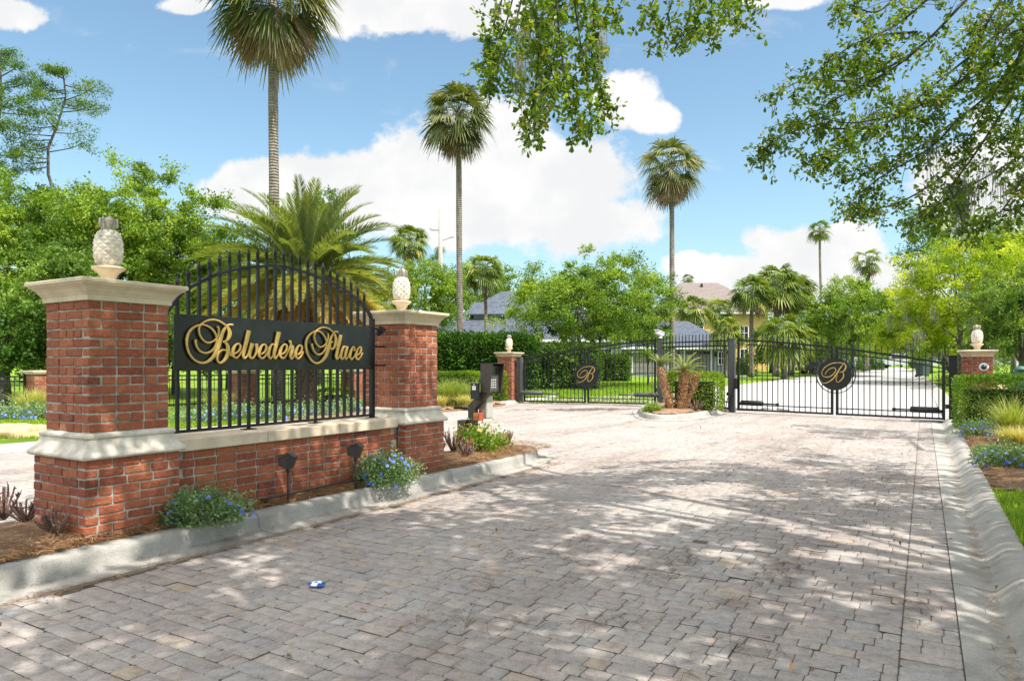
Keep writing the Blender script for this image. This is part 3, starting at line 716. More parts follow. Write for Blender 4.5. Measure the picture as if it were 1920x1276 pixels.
# white camera on the post
t = thing('security_camera', 'white bullet security camera on top of the black post by the stubby palms', 'camera', B(1238, 23.0) + Vector((0, 0, 2.235)), ROT)
mb = MB(); mb.lathe([(0.07, 0), (0.07, 0.03), (0.03, 0.05), (0.03, 0.12)], n=14); mb.build('mount', M['white'], t)
mb = MB(); mb.bar((-0.20, 0.06, 0.20), (0.16, -0.04, 0.12), 0.13, 0.13, bev=0.03); mb.bar((-0.24, 0.07, 0.275), (0.16, -0.045, 0.19), 0.16, 0.02, bev=0.005); mb.build('body', M['white'], t)
mb = MB(); mb.lathe([(0.0, 0), (0.05, 0), (0.05, 0.01)], (0, 0, 0), 12); o = mb.build('lens', M['dark'], t, (0.165, -0.043, 0.118)); o.rotation_euler = (0, math.pi / 2, 0)

def gate_pillar(label, x, D, z0, zcap, seed, off=0.0, fk=1.0):
    rnd.seed(seed); p = B(x, D)
    t = thing('gate_pillar', label, 'brick pillar', (p.x, p.y, 0), ROT, 'brick pillars flanking the gateways')
    mb = MB(); brick_mass(mb, 0.305, 0.305, z0, zcap - 0.16); mb.build('shaft', BRK(), t)
    mb = MB(); mb.square(CAP, (0, 0, zcap - 0.16)); mb.build('cap', M['stone'], t)
    pineapple(t, zcap + 0.002, fk)
    return t
gate_pillar('brick gate pillar with white pineapple at the lawn gateway, behind the keypad hood', 954.5, 25.4, 0.0, 1.84, 11, fk=1.22)
gp2 = gate_pillar('brick gate pillar half hidden by the kerb hedge, with a dome camera on its face', 1832, 16.9, 0.0, 1.745, 12, fk=1.18)
t = thing('dome_camera', 'small round white dome camera on the brick gate pillar above the kerb hedge', 'camera', gp2.location + Vector((0, 0, 1.34)) + R(-0.305, 0.12), ROT)
mb = MB(); mb.lathe([(0.0, 0), (0.10, 0), (0.10, 0.03), (0.085, 0.05), (0.06, 0.055)], n=20); o = mb.build('housing', M['white'], t); o.rotation_euler = (0, -math.pi / 2, 0)
mb = MB(); mb.ball((0, 0, 0), 0.06, 16, 9); o = mb.build('dome', M['dark'], t, (-0.052, 0, 0))

# pillars and low fence across the exit lane
def plain_pillar(label, x, D, zt, seed, h=0.34):
    rnd.seed(seed); p = B(x, D)
    t = thing('fence_pillar', label, 'brick pillar', (p.x, p.y, 0), ROT, 'plain brick fence pillars behind the sign')
    mb = MB(); brick_mass(mb, h, h, 0.0, zt - 0.1); mb.build('shaft', BRK(), t)
    mb = MB(); mb.square([(h + .0, 0), (h + 0.03, 0.0), (h + 0.05, 0.04), (h + 0.06, 0.07), (h + 0.06, 0.10), (0, 0.11)], (0, 0, zt - 0.1)); mb.build('cap', M['stone'], t)
    return p
q1 = plain_pillar('plain brick fence pillar with flat cap beside the near sign pillar, at the end of the black fence', 78, 20.5, 1.22, 21)
q2 = plain_pillar('plain brick fence pillar seen through the middle of the sign grille', 457, 23.0, 1.20, 22)
q3 = plain_pillar('plain brick fence pillar glimpsed behind the last letters of the sign', 664, 26.0, 1.22, 23)
def low_fence(label, a, b):
    a = Vector((a.x, a.y, 0)); b = Vector((b.x, b.y, 0)); d = b - a; L = d.length
    t = thing('low_fence', label, 'fence', a, math.atan2(d.y, d.x), 'low black fences across the lawn')
    z0 = 0.0; mb = MB()
    for z in (1.05, 0.92, 0.15): mb.box((L / 2, 0, z), (L / 2, 0.015, 0.02))
    n = int(L / 0.115)
    for i in range(n): mb.box((L * (i + 0.5) / n, 0, 0.58), (0.009, 0.009, 0.50))
    mb.build('picket_panel', M['iron'], t)
    k = max(1, int(L / 2.4))
    for i in range(k + 1):
        if i * L / k > 0.1 and i * L / k < L - 0.1 or True:
            mb = MB(); mb.box((min(max(L * i / k, 0.05), L - 0.05), 0, 0.58), (0.035, 0.035, 0.58), None, 0.004); mb.build('post', M['iron'], t)
dirf = (q2 - q1).normalized()
low_fence('low black picket fence on the lawn ending at the pillar beyond the near sign pillar', B(-140, 18.6), q1 - dirf * 0.36)
low_fence('low black picket fence between two brick pillars, seen behind the sign', q1 + dirf * 0.36, q2 - dirf * 0.36)
dirg = (q3 - q2).normalized()
low_fence('low black picket fence behind the date palm trunk under the sign', q2 + dirg * 0.36, q3 - dirg * 0.36)

# ================================================================ keypad kiosk
kp = R(5.42 + 3.0, -5.88, 0.16)
Dk = 10.2
kb = B(887, Dk); ku, kv = toR(kb)
KT = thing('keypad_post', 'dark gooseneck gate keypad post with hood and card reader on the sign island', 'keypad post', R(ku, kv, 0.12), ROT)
def kpt(x, y, D=Dk, dv=0.0, du=0.0):          # photo pixel at the kiosk's depth, in its own frame
    p = P(x, y, D); u, v = toR(p); return Vector((u - ku + du, -(v - kv) - dv, p.z - 0.12))
mb = MB()
a = kpt(887, 800); a.z = 0.0; b1 = kpt(888, 764); c1 = kpt(912, 737)
b1.x = 0; b1.y = 0; a.x = a.y = 0; c1.x = 0.02; c1.y = -0.215; c1.z = b1.z + 0.225
for p, q in ((a, b1), (b1, c1)): mb.bar(p, q, 0.115, 0.105, up=Vector((1, 0, 0)), bev=0.006)
mb.box(b1, (0.0515, 0.055, 0.05), None, 0.006)
mb.bar(c1 - Vector((0, -0.02, 0.06)), c1 + Vector((0, -0.02, 0.14)), 0.09, 0.09, up=Vector((1, 0, 0)), bev=0.005)
mb.box((0, 0, 0.01), (0.11, 0.11, 0.012), None, 0.003)
mb.build('gooseneck', M['bronze'], KT)
mb = MB(); hc = kpt(920, 708); hx, hz = 0.16, 0.205; hx0 = -0.05
y0, y1 = c1.y - 0.02 + 0.07, c1.y - 0.02 - 0.09
for sx in (hx0, hx0 + 0.30):                     # two side plates with slanting lower edge
    pl = [(y0, hc.z + hz), (y1 - 0.05, hc.z + hz), (y1 + 0.005, hc.z - hz), (y0, hc.z - hz)]
    vs = [Vector((sx + e, p[0], p[1])) for e in (-0.004, 0.004) for p in pl]
    mb.add(vs, [(0, 1, 2, 3), (7, 6, 5, 4)] + [(k, 4 + k, 4 + (k + 1) % 4, (k + 1) % 4) for k in range(4)])
mb.box((hx0 + 0.15, (y0 + y1 - .05) / 2, hc.z + hz + 0.004), (0.155, (y0 - y1 + 0.05) / 2 + .005, 0.004)); mb.box((hx0 + 0.15, y0 - 0.004, hc.z), (0.148, 0.004, hz))
hood = mb.build('hood', M['bronze'], KT)
mb = MB(); mb.box((hx0 + 0.15, (y0 + y1) / 2 + 0.01, hc.z - 0.01), (0.142, 0.05, hz - 0.02), None, 0.004)
kpad = mb.build('keypad', M['galv'], hood)
mb = MB(); yk = (y0 + y1) / 2 + 0.01 - 0.053
for i in range(4):
    for j in range(3): mb.box((hx0 + 0.10 + 0.05 * j, yk, hc.z - 0.03 - 0.035 * i), (0.017, 0.004, 0.012), None, 0.002)
mb.build('keys', M['greybox'], kpad)
mb = MB(); mb.box((hx0 + 0.15, yk, hc.z + 0.09), (0.10, 0.003, 0.05)); mb.build('display', M['dark'], kpad)
rc = kpt(901.5, 732)
mb = MB(); mb.box((-0.10, -0.105, rc.z), (0.03, 0.062, 0.115), None, 0.006); rd = mb.build('card_reader', M['blackp'], KT)
mb = MB(); mb.box((-0.132, -0.105, rc.z + 0.045), (0.002, 0.03, 0.03)); mb.build('label_plate', M['white'], rd)
mb = MB(); mb.ball((-0.131, -0.105, rc.z + 0.092), 0.008, 8, 5); mb.build('lamp', M['white'], rd)
gc = kpt(911, 763)
mb = MB(); mb.box((0.16, -0.115, gc.z), (0.085, 0.075, 0.165), None, 0.012); mb.build('junction_box', M['greybox'], KT)
rc = kpt(898, 780)
mb = MB(); mb.box((-0.015, -0.105, rc.z), (0.06, 0.052, 0.055), None, 0.004); mb.build('lock_box', M['redbox'], KT)
mb = MB(); mb.box((-0.02, 0.135, 0.24), (0.09, 0.072, 0.235), None, 0.008); mb.build('base_box', M['bronze'], KT)

# ================================================================ spotlights
def spotlight(label, x, v, head_y, zg):
    t_ = (x - CX) / F; D = v / (UY * t_ - UX); p = B(x, D)
    t = thing('garden_spotlight', label, 'spotlight', (p.x, p.y, zg - 0.02), ROT, 'bronze garden spotlights lighting the sign')
    zh = EYE - (head_y - HY) / F * D - zg + 0.02
    mb = MB(); mb.tube([(0, 0, -0.1), (0, 0, zh - 0.07)], 0.011, 8); mb.lathe([(0.016, 0), (0.02, 0.01), (0.02, 0.03), (0.012, 0.04)], (0, 0, zh - 0.10), 10); mb.build('stake', M['bronze'], t)
    mb = MB()                                     # hood: a house-shaped housing tipped up towards the sign (local +y)
    pf = [(-0.05, -0.055), (0.055, -0.055), (0.085, 0.015), (0.0, 0.075), (-0.05, 0.055)]
    hw = 0.055
    vs = [Vector((sx, p[0], p[1])) for sx in (-hw, hw) for p in pf]
    fs = [tuple(reversed(range(5))), tuple(range(5, 10))] + [(k, (k + 1) % 5, 5 + (k + 1) % 5, 5 + k) for k in range(5)]
    mb.add(vs, fs)
    mb.bar((0, -0.055, 0.062), (0, 0.012, 0.085), 0.126, 0.008, up=Vector((0, -0.3, 1)), bev=0.002)
    mb.bar((0, 0.004, 0.084), (0, 0.105, 0.012), 0.126, 0.008, up=Vector((0, 0.6, 1)), bev=0.002)
    h = mb.build('housing', M['bronze'], t, (0, 0, zh)); h.rotation_euler = (0.35, 0, 0.5)
    mb = MB(); mb.bar((0, 0.060, -0.045), (0, 0.083, 0.010), 0.09, 0.006, up=Vector((0, 1, -0.3))); mb.build('lens', M['dark'], h)
spotlight('bronze garden spotlight on a stake standing alone in the middle of the sign wall', 540.5, -5.03, 864, 0.20)
spotlight('bronze garden spotlight touching the rounder blue-flowered shrub', 667, -5.02, 845, 0.20)
t = thing('garden_hose', 'thin black cable lying on the mulch at the foot of the sign wall', 'cable', R(4.6, -5.08, 0.215), ROT)
mb = MB(); mb.tube([(-0.5, 0.02, 0.0), (-0.3, -0.03, 0.015), (0.0, 0.0, 0.012), (0.4, 0.04, 0.01), (0.8, -0.02, 0.012), (1.1, 0.0, 0.0)], 0.008, 6); mb.build('hose', M['blackp'], t)
# crumpled packet on the pavers
p = G(593, 1100)
mb = MB()
rs = random.Random(5); nxp, nyp = 7, 5; vs = []
for s in (0, 1):
    for i in range(nxp):
        for j in range(nyp):
            e = 1 - 0.8 * max(abs(i / 3 - 1) ** 4, abs(j / 2 - 1) ** 4)
            vs.append(Vector(((i - 3) * 0.017, (j - 2) * 0.017, 0.006 + (0.022 * e if s else 0) + rs.uniform(0, 0.008))))
for s in (0, 1):
    for i in range(nxp - 1):
        for j in range(nyp - 1):
            q = [s * 35 + i * nyp + j, s * 35 + (i + 1) * nyp + j, s * 35 + (i + 1) * nyp + j + 1, s * 35 + i * nyp + j + 1]
            col = 0 if (i + j * 2) % 5 < 2 or i > 4 else 1
            mb.add([vs[k] for k in (q if s else q[::-1])], [(0, 1, 2, 3)], 0.5, col)
M['packetw'] = plain('white_foil', (0.70, 0.74, 0.80), 0.3, 0.3, 0.06, 30); M['packetb'] = plain('blue_foil', (0.02, 0.10, 0.42), 0.3, 0.2, 0.2, 30)
o = mb.build('crumpled_packet', [M['packetb'], M['packetw']], None, (p.x, p.y, 0.004), -0.5)
tag(o, 'crumpled blue and white snack packet lying on the shaded pavers', 'litter')
# ================================================================ ground, pavers, kerbs
def tri_sheet(name, poly, z, m):
    import bmesh
    bm = bmesh.new(); vs = [bm.verts.new((p[0], p[1], 0)) for p in poly]; f = bm.faces.new(vs)
    bmesh.ops.triangulate(bm, faces=[f])
    for _ in range(3): bmesh.ops.subdivide_edges(bm, edges=bm.edges[:], cuts=1, use_grid_fill=True)
    bmesh.ops.triangulate(bm, faces=bm.faces[:])
    for v in bm.verts: v.co.z = z + rise(v.co.y)
    bmesh.ops.recalc_face_normals(bm, faces=bm.faces[:])
    me = bpy.data.meshes.new(name); bm.to_mesh(me); bm.free(); me.materials.append(m)
    if me.polygons[0].normal.z < 0: me.flip_normals()
    return tag(link(name, me), None, None, None, 'structure')
def sheet(name, poly, z, m): return tri_sheet(name, poly, z, m)
def grid_sheet(name, xs, ys, zf, m):
    vs = [(x, y, zf(x, y)) for y in ys for x in xs]; n = len(xs)
    fs = [(j * n + i, j * n + i + 1, (j + 1) * n + i + 1, (j + 1) * n + i) for j in range(len(ys) - 1) for i in range(n - 1)]
    me = bpy.data.meshes.new(name); me.from_pydata(vs, [], fs); me.materials.append(m); me.update()
    return tag(link(name, me), None, None, None, 'structure')
grid_sheet('ground', [-400, -120, -60, -30, -12, 0, 12, 30, 60, 120, 400], [-60, -20, 0, 10, 18, 22, 30, 40, 60, 80, 98, 130, 200, 420], lambda x, y: rise(y) - 0.06, M['lawn'])

def ribbon(name, rings, m, close=True, parent=None, kind='structure', smoothf=True):
    """rings: list of cross sections (same count) -> skinned strip"""
    n = len(rings[0]); mb = MB(); vs = [Vector(p) for r in rings for p in r]; fs = []
    for i in range(len(rings) - 1):
        for j in range(n - 1): fs.append((i * n + j, (i + 1) * n + j, (i + 1) * n + j + 1, i * n + j + 1))
    mb.add(vs, fs, 0.5, 0, smoothf); o = mb.build(name, m, parent); o.data.set_sharp_from_angle(angle=math.radians(38))
    tag(o, None, None, None, kind); return o
def kerb_along(name, path, prof, m, closed=False):
    """path (x, y) with the kerb body to the left of travel; prof (offset to the left, z)"""
    rings = []; n = len(path)
    for i, p in enumerate(path):
        a = path[(i - 1) % n] if (i > 0 or closed) else p; b = path[(i + 1) % n] if (i < n - 1 or closed) else p
        d = Vector((b[0] - a[0], b[1] - a[1], 0)).normalized(); nx = Vector((-d.y, d.x, 0))
        rings.append([(p[0] + nx.x * o, p[1] + nx.y * o, z + rise(p[1])) for o, z in prof])
    if closed: rings.append(rings[0])
    return ribbon(name, rings, m)
def smooth_path(pts, n=8, closed=False):
    if closed:
        k = len(pts); ext = [pts[-1]] + pts + pts[:2]; out = []
        for i in range(1, k + 1):
            p0, p1, p2, p3 = [np.array(q, float) for q in (ext[i - 1], ext[i], ext[i + 1], ext[i + 2])]
            for j in range(n):
                t = j / n
                out.append(tuple(0.5 * ((2 * p1) + (-p0 + p2) * t + (2 * p0 - 5 * p1 + 4 * p2 - p3) * t * t + (-p0 + 3 * p1 - 3 * p2 + p3) * t ** 3)))
        return out
    return [tuple(q) for q in cspline(pts, n)]

# island under the sign: outline along the pavers (counter-clockwise seen from above)
VE = -4.66                                   # left paver edge of the entry lane
isl = [(-6, VE), (-2, VE), (2, VE), (5, VE), (7.4, VE - 0.03), (8.6, VE - 0.12), (9.35, VE - 0.38), (9.62, VE - 0.80), (9.45, VE - 1.25), (8.7, VE - 1.62), (7.0, VE - 1.88), (4, VE - 1.92), (0, VE - 1.92), (-6, VE - 1.92)]
isl_w = [tuple(R(u, v))[:2] for u, v in isl]
islp = smooth_path(isl_w, 7)
# body lies to the left of travel along +u on the right-hand edge
KP = [(0.0, -0.03), (0.0, 0.012), (0.05, 0.014), (0.14, 0.018), (0.185, 0.022), (0.205, 0.045), (0.215, 0.11), (0.228, 0.142), (0.25, 0.156), (0.30, 0.160), (0.355, 0.160), (0.36, 0.10)]
kerb_along('island_kerb', islp, KP, M['kerb'])
# kerb joints are cut as thin dark sheets
def inset(path, o):
    out = []; n = len(path)
    for i, p in enumerate(path):
        a = path[max(i - 1, 0)]; b = path[min(i + 1, n - 1)]
        d = Vector((b[0] - a[0], b[1] - a[1], 0)).normalized(); out.append((p[0] - d.y * o, p[1] + d.x * o))
    return out
bed = inset(islp, 0.33)
def bed_mesh(name, outline, z, bumpy=0.05, m=None, seed=1, step=0.16):
    """gently mounded mulch inside an outline, gridded"""
    from mathutils import noise as mn
    xs = [p[0] for p in outline]; ys = [p[1] for p in outline]; n = len(outline)
    def inside(x, y):
        c = False; j = n - 1
        for i in range(n):
            if (ys[i] > y) != (ys[j] > y) and x < (xs[j] - xs[i]) * (y - ys[i]) / (ys[j] - ys[i]) + xs[i]: c = not c
            j = i
        return c
    def edge(x, y):
        best = 9.0
        for i in range(n):
            ax, ay = xs[i - 1], ys[i - 1]; dx, dy = xs[i] - ax, ys[i] - ay; L = dx * dx + dy * dy
            t = 0 if L == 0 else max(0, min(1, ((x - ax) * dx + (y - ay) * dy) / L)); best = min(best, math.hypot(x - ax - dx * t, y - ay - dy * t))
        return best
    import bmesh
    bm = bmesh.new(); gx = np.arange(min(xs) - step, max(xs) + step, step); gy = np.arange(min(ys) - step, max(ys) + step, step); vv = {}
    for i, x in enumerate(gx):
        for j, y in enumerate(gy):
            if inside(x, y):
                e = min(1, edge(x, y) / 0.3)
                vv[i, j] = bm.verts.new((x, y, z + rise(y) + e * bumpy + 0.02 * e * mn.noise(Vector((x * 3, y * 3, seed))) + .012 * mn.noise(Vector((x * 9, y * 9, seed)))))
    for i in range(len(gx) - 1):
        for j in range(len(gy) - 1):
            k = [(i, j), (i + 1, j), (i + 1, j + 1), (i, j + 1)]
            if all(q in vv for q in k): bm.faces.new([vv[q] for q in k])
    # skirt: a flat polygon just below closes the rim
    me = bpy.data.meshes.new(name); bm.to_mesh(me); bm.free(); me.materials.append(m or M['mulch'])
    for p in me.polygons: p.use_smooth = True
    o = tag(link(name, me), None, None, None, 'structure')
    sheet(name + '_rim', outline, z - 0.004, m or M['mulch'])
    ol = list(outline) + [outline[0]]; ribbon(name + '_edge', [[(p[0], p[1], z - 0.004 + rise(p[1])), (p[0], p[1], -0.08 + rise(p[1]))] for p in ol], m or M['mulch'])
    return o
bed_mesh('island_mulch', bed, 0.155, 0.05)

# ---- pavers: real blocks with chamfered, tumbled edges
def paver_field(name, inside, u0, u1, v0, v1, along='v', course=0.109, seed=1, zj=-0.012, lens=(0.105, 0.155, 0.205), jit=1.0, shear=False):
    rs = np.random.default_rng(seed); boxes = []
    ncol = int(round((u1 - u0) / course)); cw = (u1 - u0) / ncol
    for i in range(ncol):
        b0 = v0 - rs.uniform(0, 0.2)
        while b0 < v1:
            L = rs.choice(lens) + rs.normal(0, 0.006)
            a = max(b0, v0); e = min(b0 + L, v1)
            if v1 - e < 0.06: e = v1; L = 9
            if e - a > 0.03:
                uc = u0 + cw * (i + 0.5); vc = (a + e) / 2
                if inside(uc, vc): boxes.append((uc, vc, cw, e - a))
            b0 += L
    Bx = np.array(boxes); n = len(Bx)
    uc, vc, wu, wv = Bx.T
    gap = 0.0021; hu = wu / 2 - gap; hv = wv / 2 - gap
    cham = rs.uniform(0.003, 0.010, (n, 4)) * rs.choice([1.0, 1.0, 1.0, 1.9], (n, 4)); dz = rs.normal(0, 0.0016, n) * jit; tx = rs.normal(0, 0.008, n) * jit; ty = rs.normal(0, 0.008, n) * jit
    rot = rs.normal(0, 0.007, n) * jit
    V = np.zeros((n, 16, 3))
    cs = [(1, 1), (-1, 1), (-1, -1), (1, -1)]
    for ring, (ins, z) in enumerate(((0.0, -0.0045), (0.004, 0.0))):
        k = 0
        for ci, (sx, sy) in enumerate(cs):
            c = cham[:, ci]
            first, second = ((hu - ins) * sx, (hv - ins) * sy), None
            pa = np.stack([(hu - ins) * sx, (hv - ins - c) * sy], 1); pb = np.stack([(hu - ins - c) * sx, (hv - ins) * sy], 1)
            if sx * sy < 0: pa, pb = pb, pa
            for p in (pa, pb):
                x, y = p[:, 0], p[:, 1]
                xr = x * np.cos(rot) - y * np.sin(rot); yr = x * np.sin(rot) + y * np.cos(rot)
                V[:, ring * 8 + k, 0] = uc + xr; V[:, ring * 8 + k, 1] = vc + yr
                V[:, ring * 8 + k, 2] = z + dz + x * tx + y * ty; k += 1
    if shear: V[..., 1] += shv(V[..., 0]) * np.clip((V[..., 1] + 5) / 5, 0, 1.2)
    # road frame -> world  (u, v) -> (x, y)
    W = np.empty_like(V); W[..., 0] = UX * V[..., 0] + UY * V[..., 1]; W[..., 1] = UY * V[..., 0] - UX * V[..., 1]; W[..., 2] = V[..., 2]
    W[..., 2] += 0.0135 * np.clip(W[..., 1] - 22, 0, 76)
    base = (np.arange(n) * 16)[:, None]
    # (u, v) is left-handed, so reverse winding
    top = base + np.array([15, 14, 13, 12, 11, 10, 9, 8])[None]
    sides = [base + np.array([k, 8 + k, 8 + (k + 1) % 8, (k + 1) % 8])[None] for k in range(8)]
    me = bpy.data.meshes.new(name)
    me.vertices.add(n * 16); me.vertices.foreach_set('co', W.astype(np.float32).ravel())
    q = np.stack(sides, 1).reshape(-1, 4)
    loops = np.concatenate([top.ravel(), q.ravel()]).astype(np.int32)
    me.loops.add(len(loops)); me.loops.foreach_set('vertex_index', loops)
    st = np.concatenate([np.arange(n) * 8, n * 8 + np.arange(len(q)) * 4]).astype(np.int32); tt = np.concatenate([np.full(n, 8), np.full(len(q), 4)]).astype(np.int32)
    me.polygons.add(len(st)); me.polygons.foreach_set('loop_start', st); me.polygons.foreach_set('loop_total', tt)
    me.materials.append(M['paver'])
    t = rs.uniform(0, 1, n)
    a = me.attributes.new('tint', 'FLOAT', 'FACE'); a.data.foreach_set('value', np.concatenate([t, np.repeat(t, 8)]).astype(np.float32))
    me.update(calc_edges=True); me.validate()
    return tag(link(name, me), None, None, None, 'structure')
def poly_inside(poly):
    xs = [p[0] for p in poly]; ys = [p[1] for p in poly]; n = len(poly)
    def f(x, y):
        c = False; j = n - 1
        for i in range(n):
            if (ys[i] > y) != (ys[j] > y) and x < (xs[j] - xs[i]) * (y - ys[i]) / (ys[j] - ys[i]) + xs[i]: c = not c
            j = i
        return c
    return f
UG = 20.4                                   # gate line in road coordinates
islu = poly_inside([toR(Vector((p[0], p[1], 0))) for p in islp])
# planter island between the gates, outline from its foot on the pavers
plant_px = [(1188, 776), (1196, 784), (1222, 788.5), (1262, 789.5), (1300, 787), (1332, 782), (1356, 775.5)]
plo = [tuple(toR(G(*p))) for p in plant_px]
plo = plo + [(plo[-1][0] + 0.6, plo[-1][1] - 0.15), (plo[-1][0] + 1.3, -6.4), (plo[-1][0] + 1.6, -8.2), (plo[0][0] + 0.9, plo[0][1] - 0.35)]
plw = smooth_path([tuple(R(*p))[:2] for p in plo], 5, True)
plu = poly_inside([toR(Vector((p[0], p[1], 0))) for p in plw])
sol = -5.02                                  # soldier course joining the two islands
def main_in(u, v):
    if islu(u, v) or plu(u, v): return False
    if v > VE: return True
    return u > 9.0
# entry lane
paver_field('entry_drive', lambda u, v: v > -4.9 and not islu(u, v) and not plu(u, v) or (u > 9.2 and v > -5.0 and not islu(u, v) and not plu(u, v)), -1.5, 21.6, -5.02, -0.2605, seed=3, shear=True)
paver_field('drive_border', lambda u, v: True, -1.5, 20.2, -0.259, -0.003, course=0.105, lens=(0.26,), seed=4, shear=True)
paver_field('soldier_course', lambda u, v: not islu(u, v) and not plu(u, v), 9.3, 21.6, -5.27, -5.03, course=0.118, lens=(0.24,), seed=5)
# exit lane
XL = -12.6
paver_field('exit_drive', lambda u, v: not islu(u, v) and not plu(u, v) and (v < -6.4 or u > 9.0) and (u < 20.9 or v < -6.9), -3.0, 24.6, XL, -5.28, seed=6, course=0.112, lens=(0.11, 0.16, 0.21))
sheet('paver_bedding', [tuple(R(u, v))[:2] for u, v in ((-4, XL - 0.0), (-4, shv(-4)), (3, shv(3)), (12, shv(12)), (20.3, shv(20.3)), (22.5, -6), (24.9, -6), (24.9, XL - 0.0))], -0.0055, M['joint'])
# kerbs of the exit lane's far side (valley kerb)
VK = [(0.0, -0.03), (0.0, 0.004), (0.10, -0.004), (0.20, -0.012), (0.26, 0.0), (0.33, 0.045), (0.40, 0.085), (0.46, 0.098), (0.52, 0.10), (0.53, 0.03)]
far = [tuple(R(u, XL))[:2] for u in (-3, 2, 6, 10, 14, 18, 21, 24.5)]
farx = smooth_path(far, 4)
kerb_along('exit_kerb', farx, VK, M['kerb'])
# right-hand valley kerb along the entry lane: body to the right -> travel backwards
right = [tuple(RV(u, 0.0))[:2] for u in np.linspace(20.0, -2, 34)]
RK = [(0.0, -0.03), (0.0, 0.004), (0.07, 0.002), (0.15, -0.010), (0.20, -0.016), (0.23, -0.006), (0.27, 0.028), (0.31, 0.068), (0.35, 0.092), (0.39, 0.103), (0.45, 0.106), (0.455, 0.03)]
kerb_along('entry_kerb', right, RK, M['kerb'])
# planter kerb and bed
PK = [(0.0, -0.02), (0.0, 0.012), (0.12, 0.018), (0.14, 0.05), (0.16, 0.12), (0.19, 0.145), (0.27, 0.15), (0.28, 0.08)]
pcw = plw if sum((plw[i - 1][0] * plw[i][1] - plw[i][0] * plw[i - 1][1]) for i in range(len(plw))) > 0 else plw[::-1]
kerb_along('planter_kerb', pcw, PK, M['kerb'], True)
bed_mesh('planter_mulch', inset(pcw, 0.26), 0.14, 0.06, step=0.12)
# right verge: mulch bed and lawn
vr = 0.43
bedr = [tuple(RV(u, v))[:2] for u, v in ((8.7, vr), (10, vr), (12, vr), (16, vr), (20.4, vr), (20.4, 9), (9.9, 9), (9.5, 4), (9.0, 1.6))]
bed_mesh('verge_mulch', bedr, 0.095, 0.06, seed=4, step=0.14)
sheet('verge_lawn', [tuple(RV(u, v))[:2] for u, v in ((-4, vr), (8.7, vr), (9.0, 1.6), (9.5, 4), (9.9, 9), (-4, 9))], 0.09, M['lawn'])
# lawn and bed beyond the exit lane
sheet('exit_lawn', [tuple(R(u, v))[:2] for u, v in ((-6, XL - 0.5), (-6, -40), (20, -40), (24.0, XL - 0.5))], 0.075, M['lawn'])
bed_mesh('palm_bed', smooth_path([tuple(p)[:2] for p in (B(565, 15.5), B(660, 17.5), B(760, 19.0), B(830, 20.6), B(940, 23.4), B(930, 25.0), B(800, 23.5), B(640, 22.8), B(540, 20.6), B(500, 17.5))], 4, True)[::-1], 0.05, 0.06, seed=6, step=0.2)

# street beyond the gates
street_px = [(1386, 771), (1500, 776), (1772, 789), (1752, 748), (1733, 722), (1714, 703), (1700, 692), (1694, 688.8), (1664, 688.8), (1640, 690.5), (1598, 695), (1518, 704.5), (1437, 715), (1352, 724), (1280, 733), (1180, 741), (1080, 744), (992, 750), (1100, 756), (1236, 760)]
street = []
for p in street_px:
    q = G(*p); street.append((q.x, q.y))
tri_sheet('street', street, -0.004, M['street'])
def simple_kerb(name, pxs, side):
    pts = [(lambda q: (q.x, q.y))(G(*p)) for p in pxs]
    if side < 0: pts = pts[::-1]
    kerb_along(name, pts, [(0.0, -0.03), (0.0, 0.01), (0.18, 0.0), (0.35, 0.09), (0.5, 0.10), (0.52, 0.0)], M['kerb'])
simple_kerb('street_kerb', [(1772, 789), (1752, 748), (1733, 722), (1714, 703), (1700, 692)], -1)
# driveway in front of the garages
gdr = [G(x, y) for x, y in ((985, 697.5), (1262, 699), (1400, 701.5), (1400, 705), (1262, 704), (985, 703))]
tri_sheet('house_driveway', [(p.x, p.y) for p in gdr], 0.0, plain('driveway_concrete', (0.60, 0.57, 0.54), 0.9, 0, 0.06, 1.0))

# contraction joints across the kerbs
M['jointline'] = plain('kerb_joint_gap', (0.10, 0.095, 0.085), 0.95, 0, 0.3, 20)
mb = MB()
def joint(pf, prof, u, flip=1):
    for (o0, z0), (o1, z1) in zip(prof[1:-2], prof[2:-1]):
        nrm = Vector((-(z1 - z0), (o1 - o0))); nrm.normalize(); e = 0.003
        q = []
        for du, (o, z) in ((-.003, (o0, z0)), (.003, (o0, z0)), (.003, (o1, z1)), (-.003, (o1, z1))):
            p = pf(u + du, flip * (o + nrm.x * e), z + nrm.y * e); q.append(Vector((p.x, p.y, p.z + rise(p.y))))
        mb.add(q, [(0, 1, 2, 3) if flip > 0 else (3, 2, 1, 0)])
for u in (1.2, 3.9, 6.6): joint(lambda u, o, z: R(u, VE + o, z), KP, u, -1)
for u in (2.3, 5.3, 8.3, 11.3, 14.3, 17.3): joint(lambda u, o, z: RV(u, o, z), RK, u)
for u in (2, 5, 8, 11, 14, 17, 20): joint(lambda u, o, z: R(u, XL + o, z), VK, u, -1)
tag(mb.build('kerb_joint_lines', M['jointline']), None, None, None, 'structure')
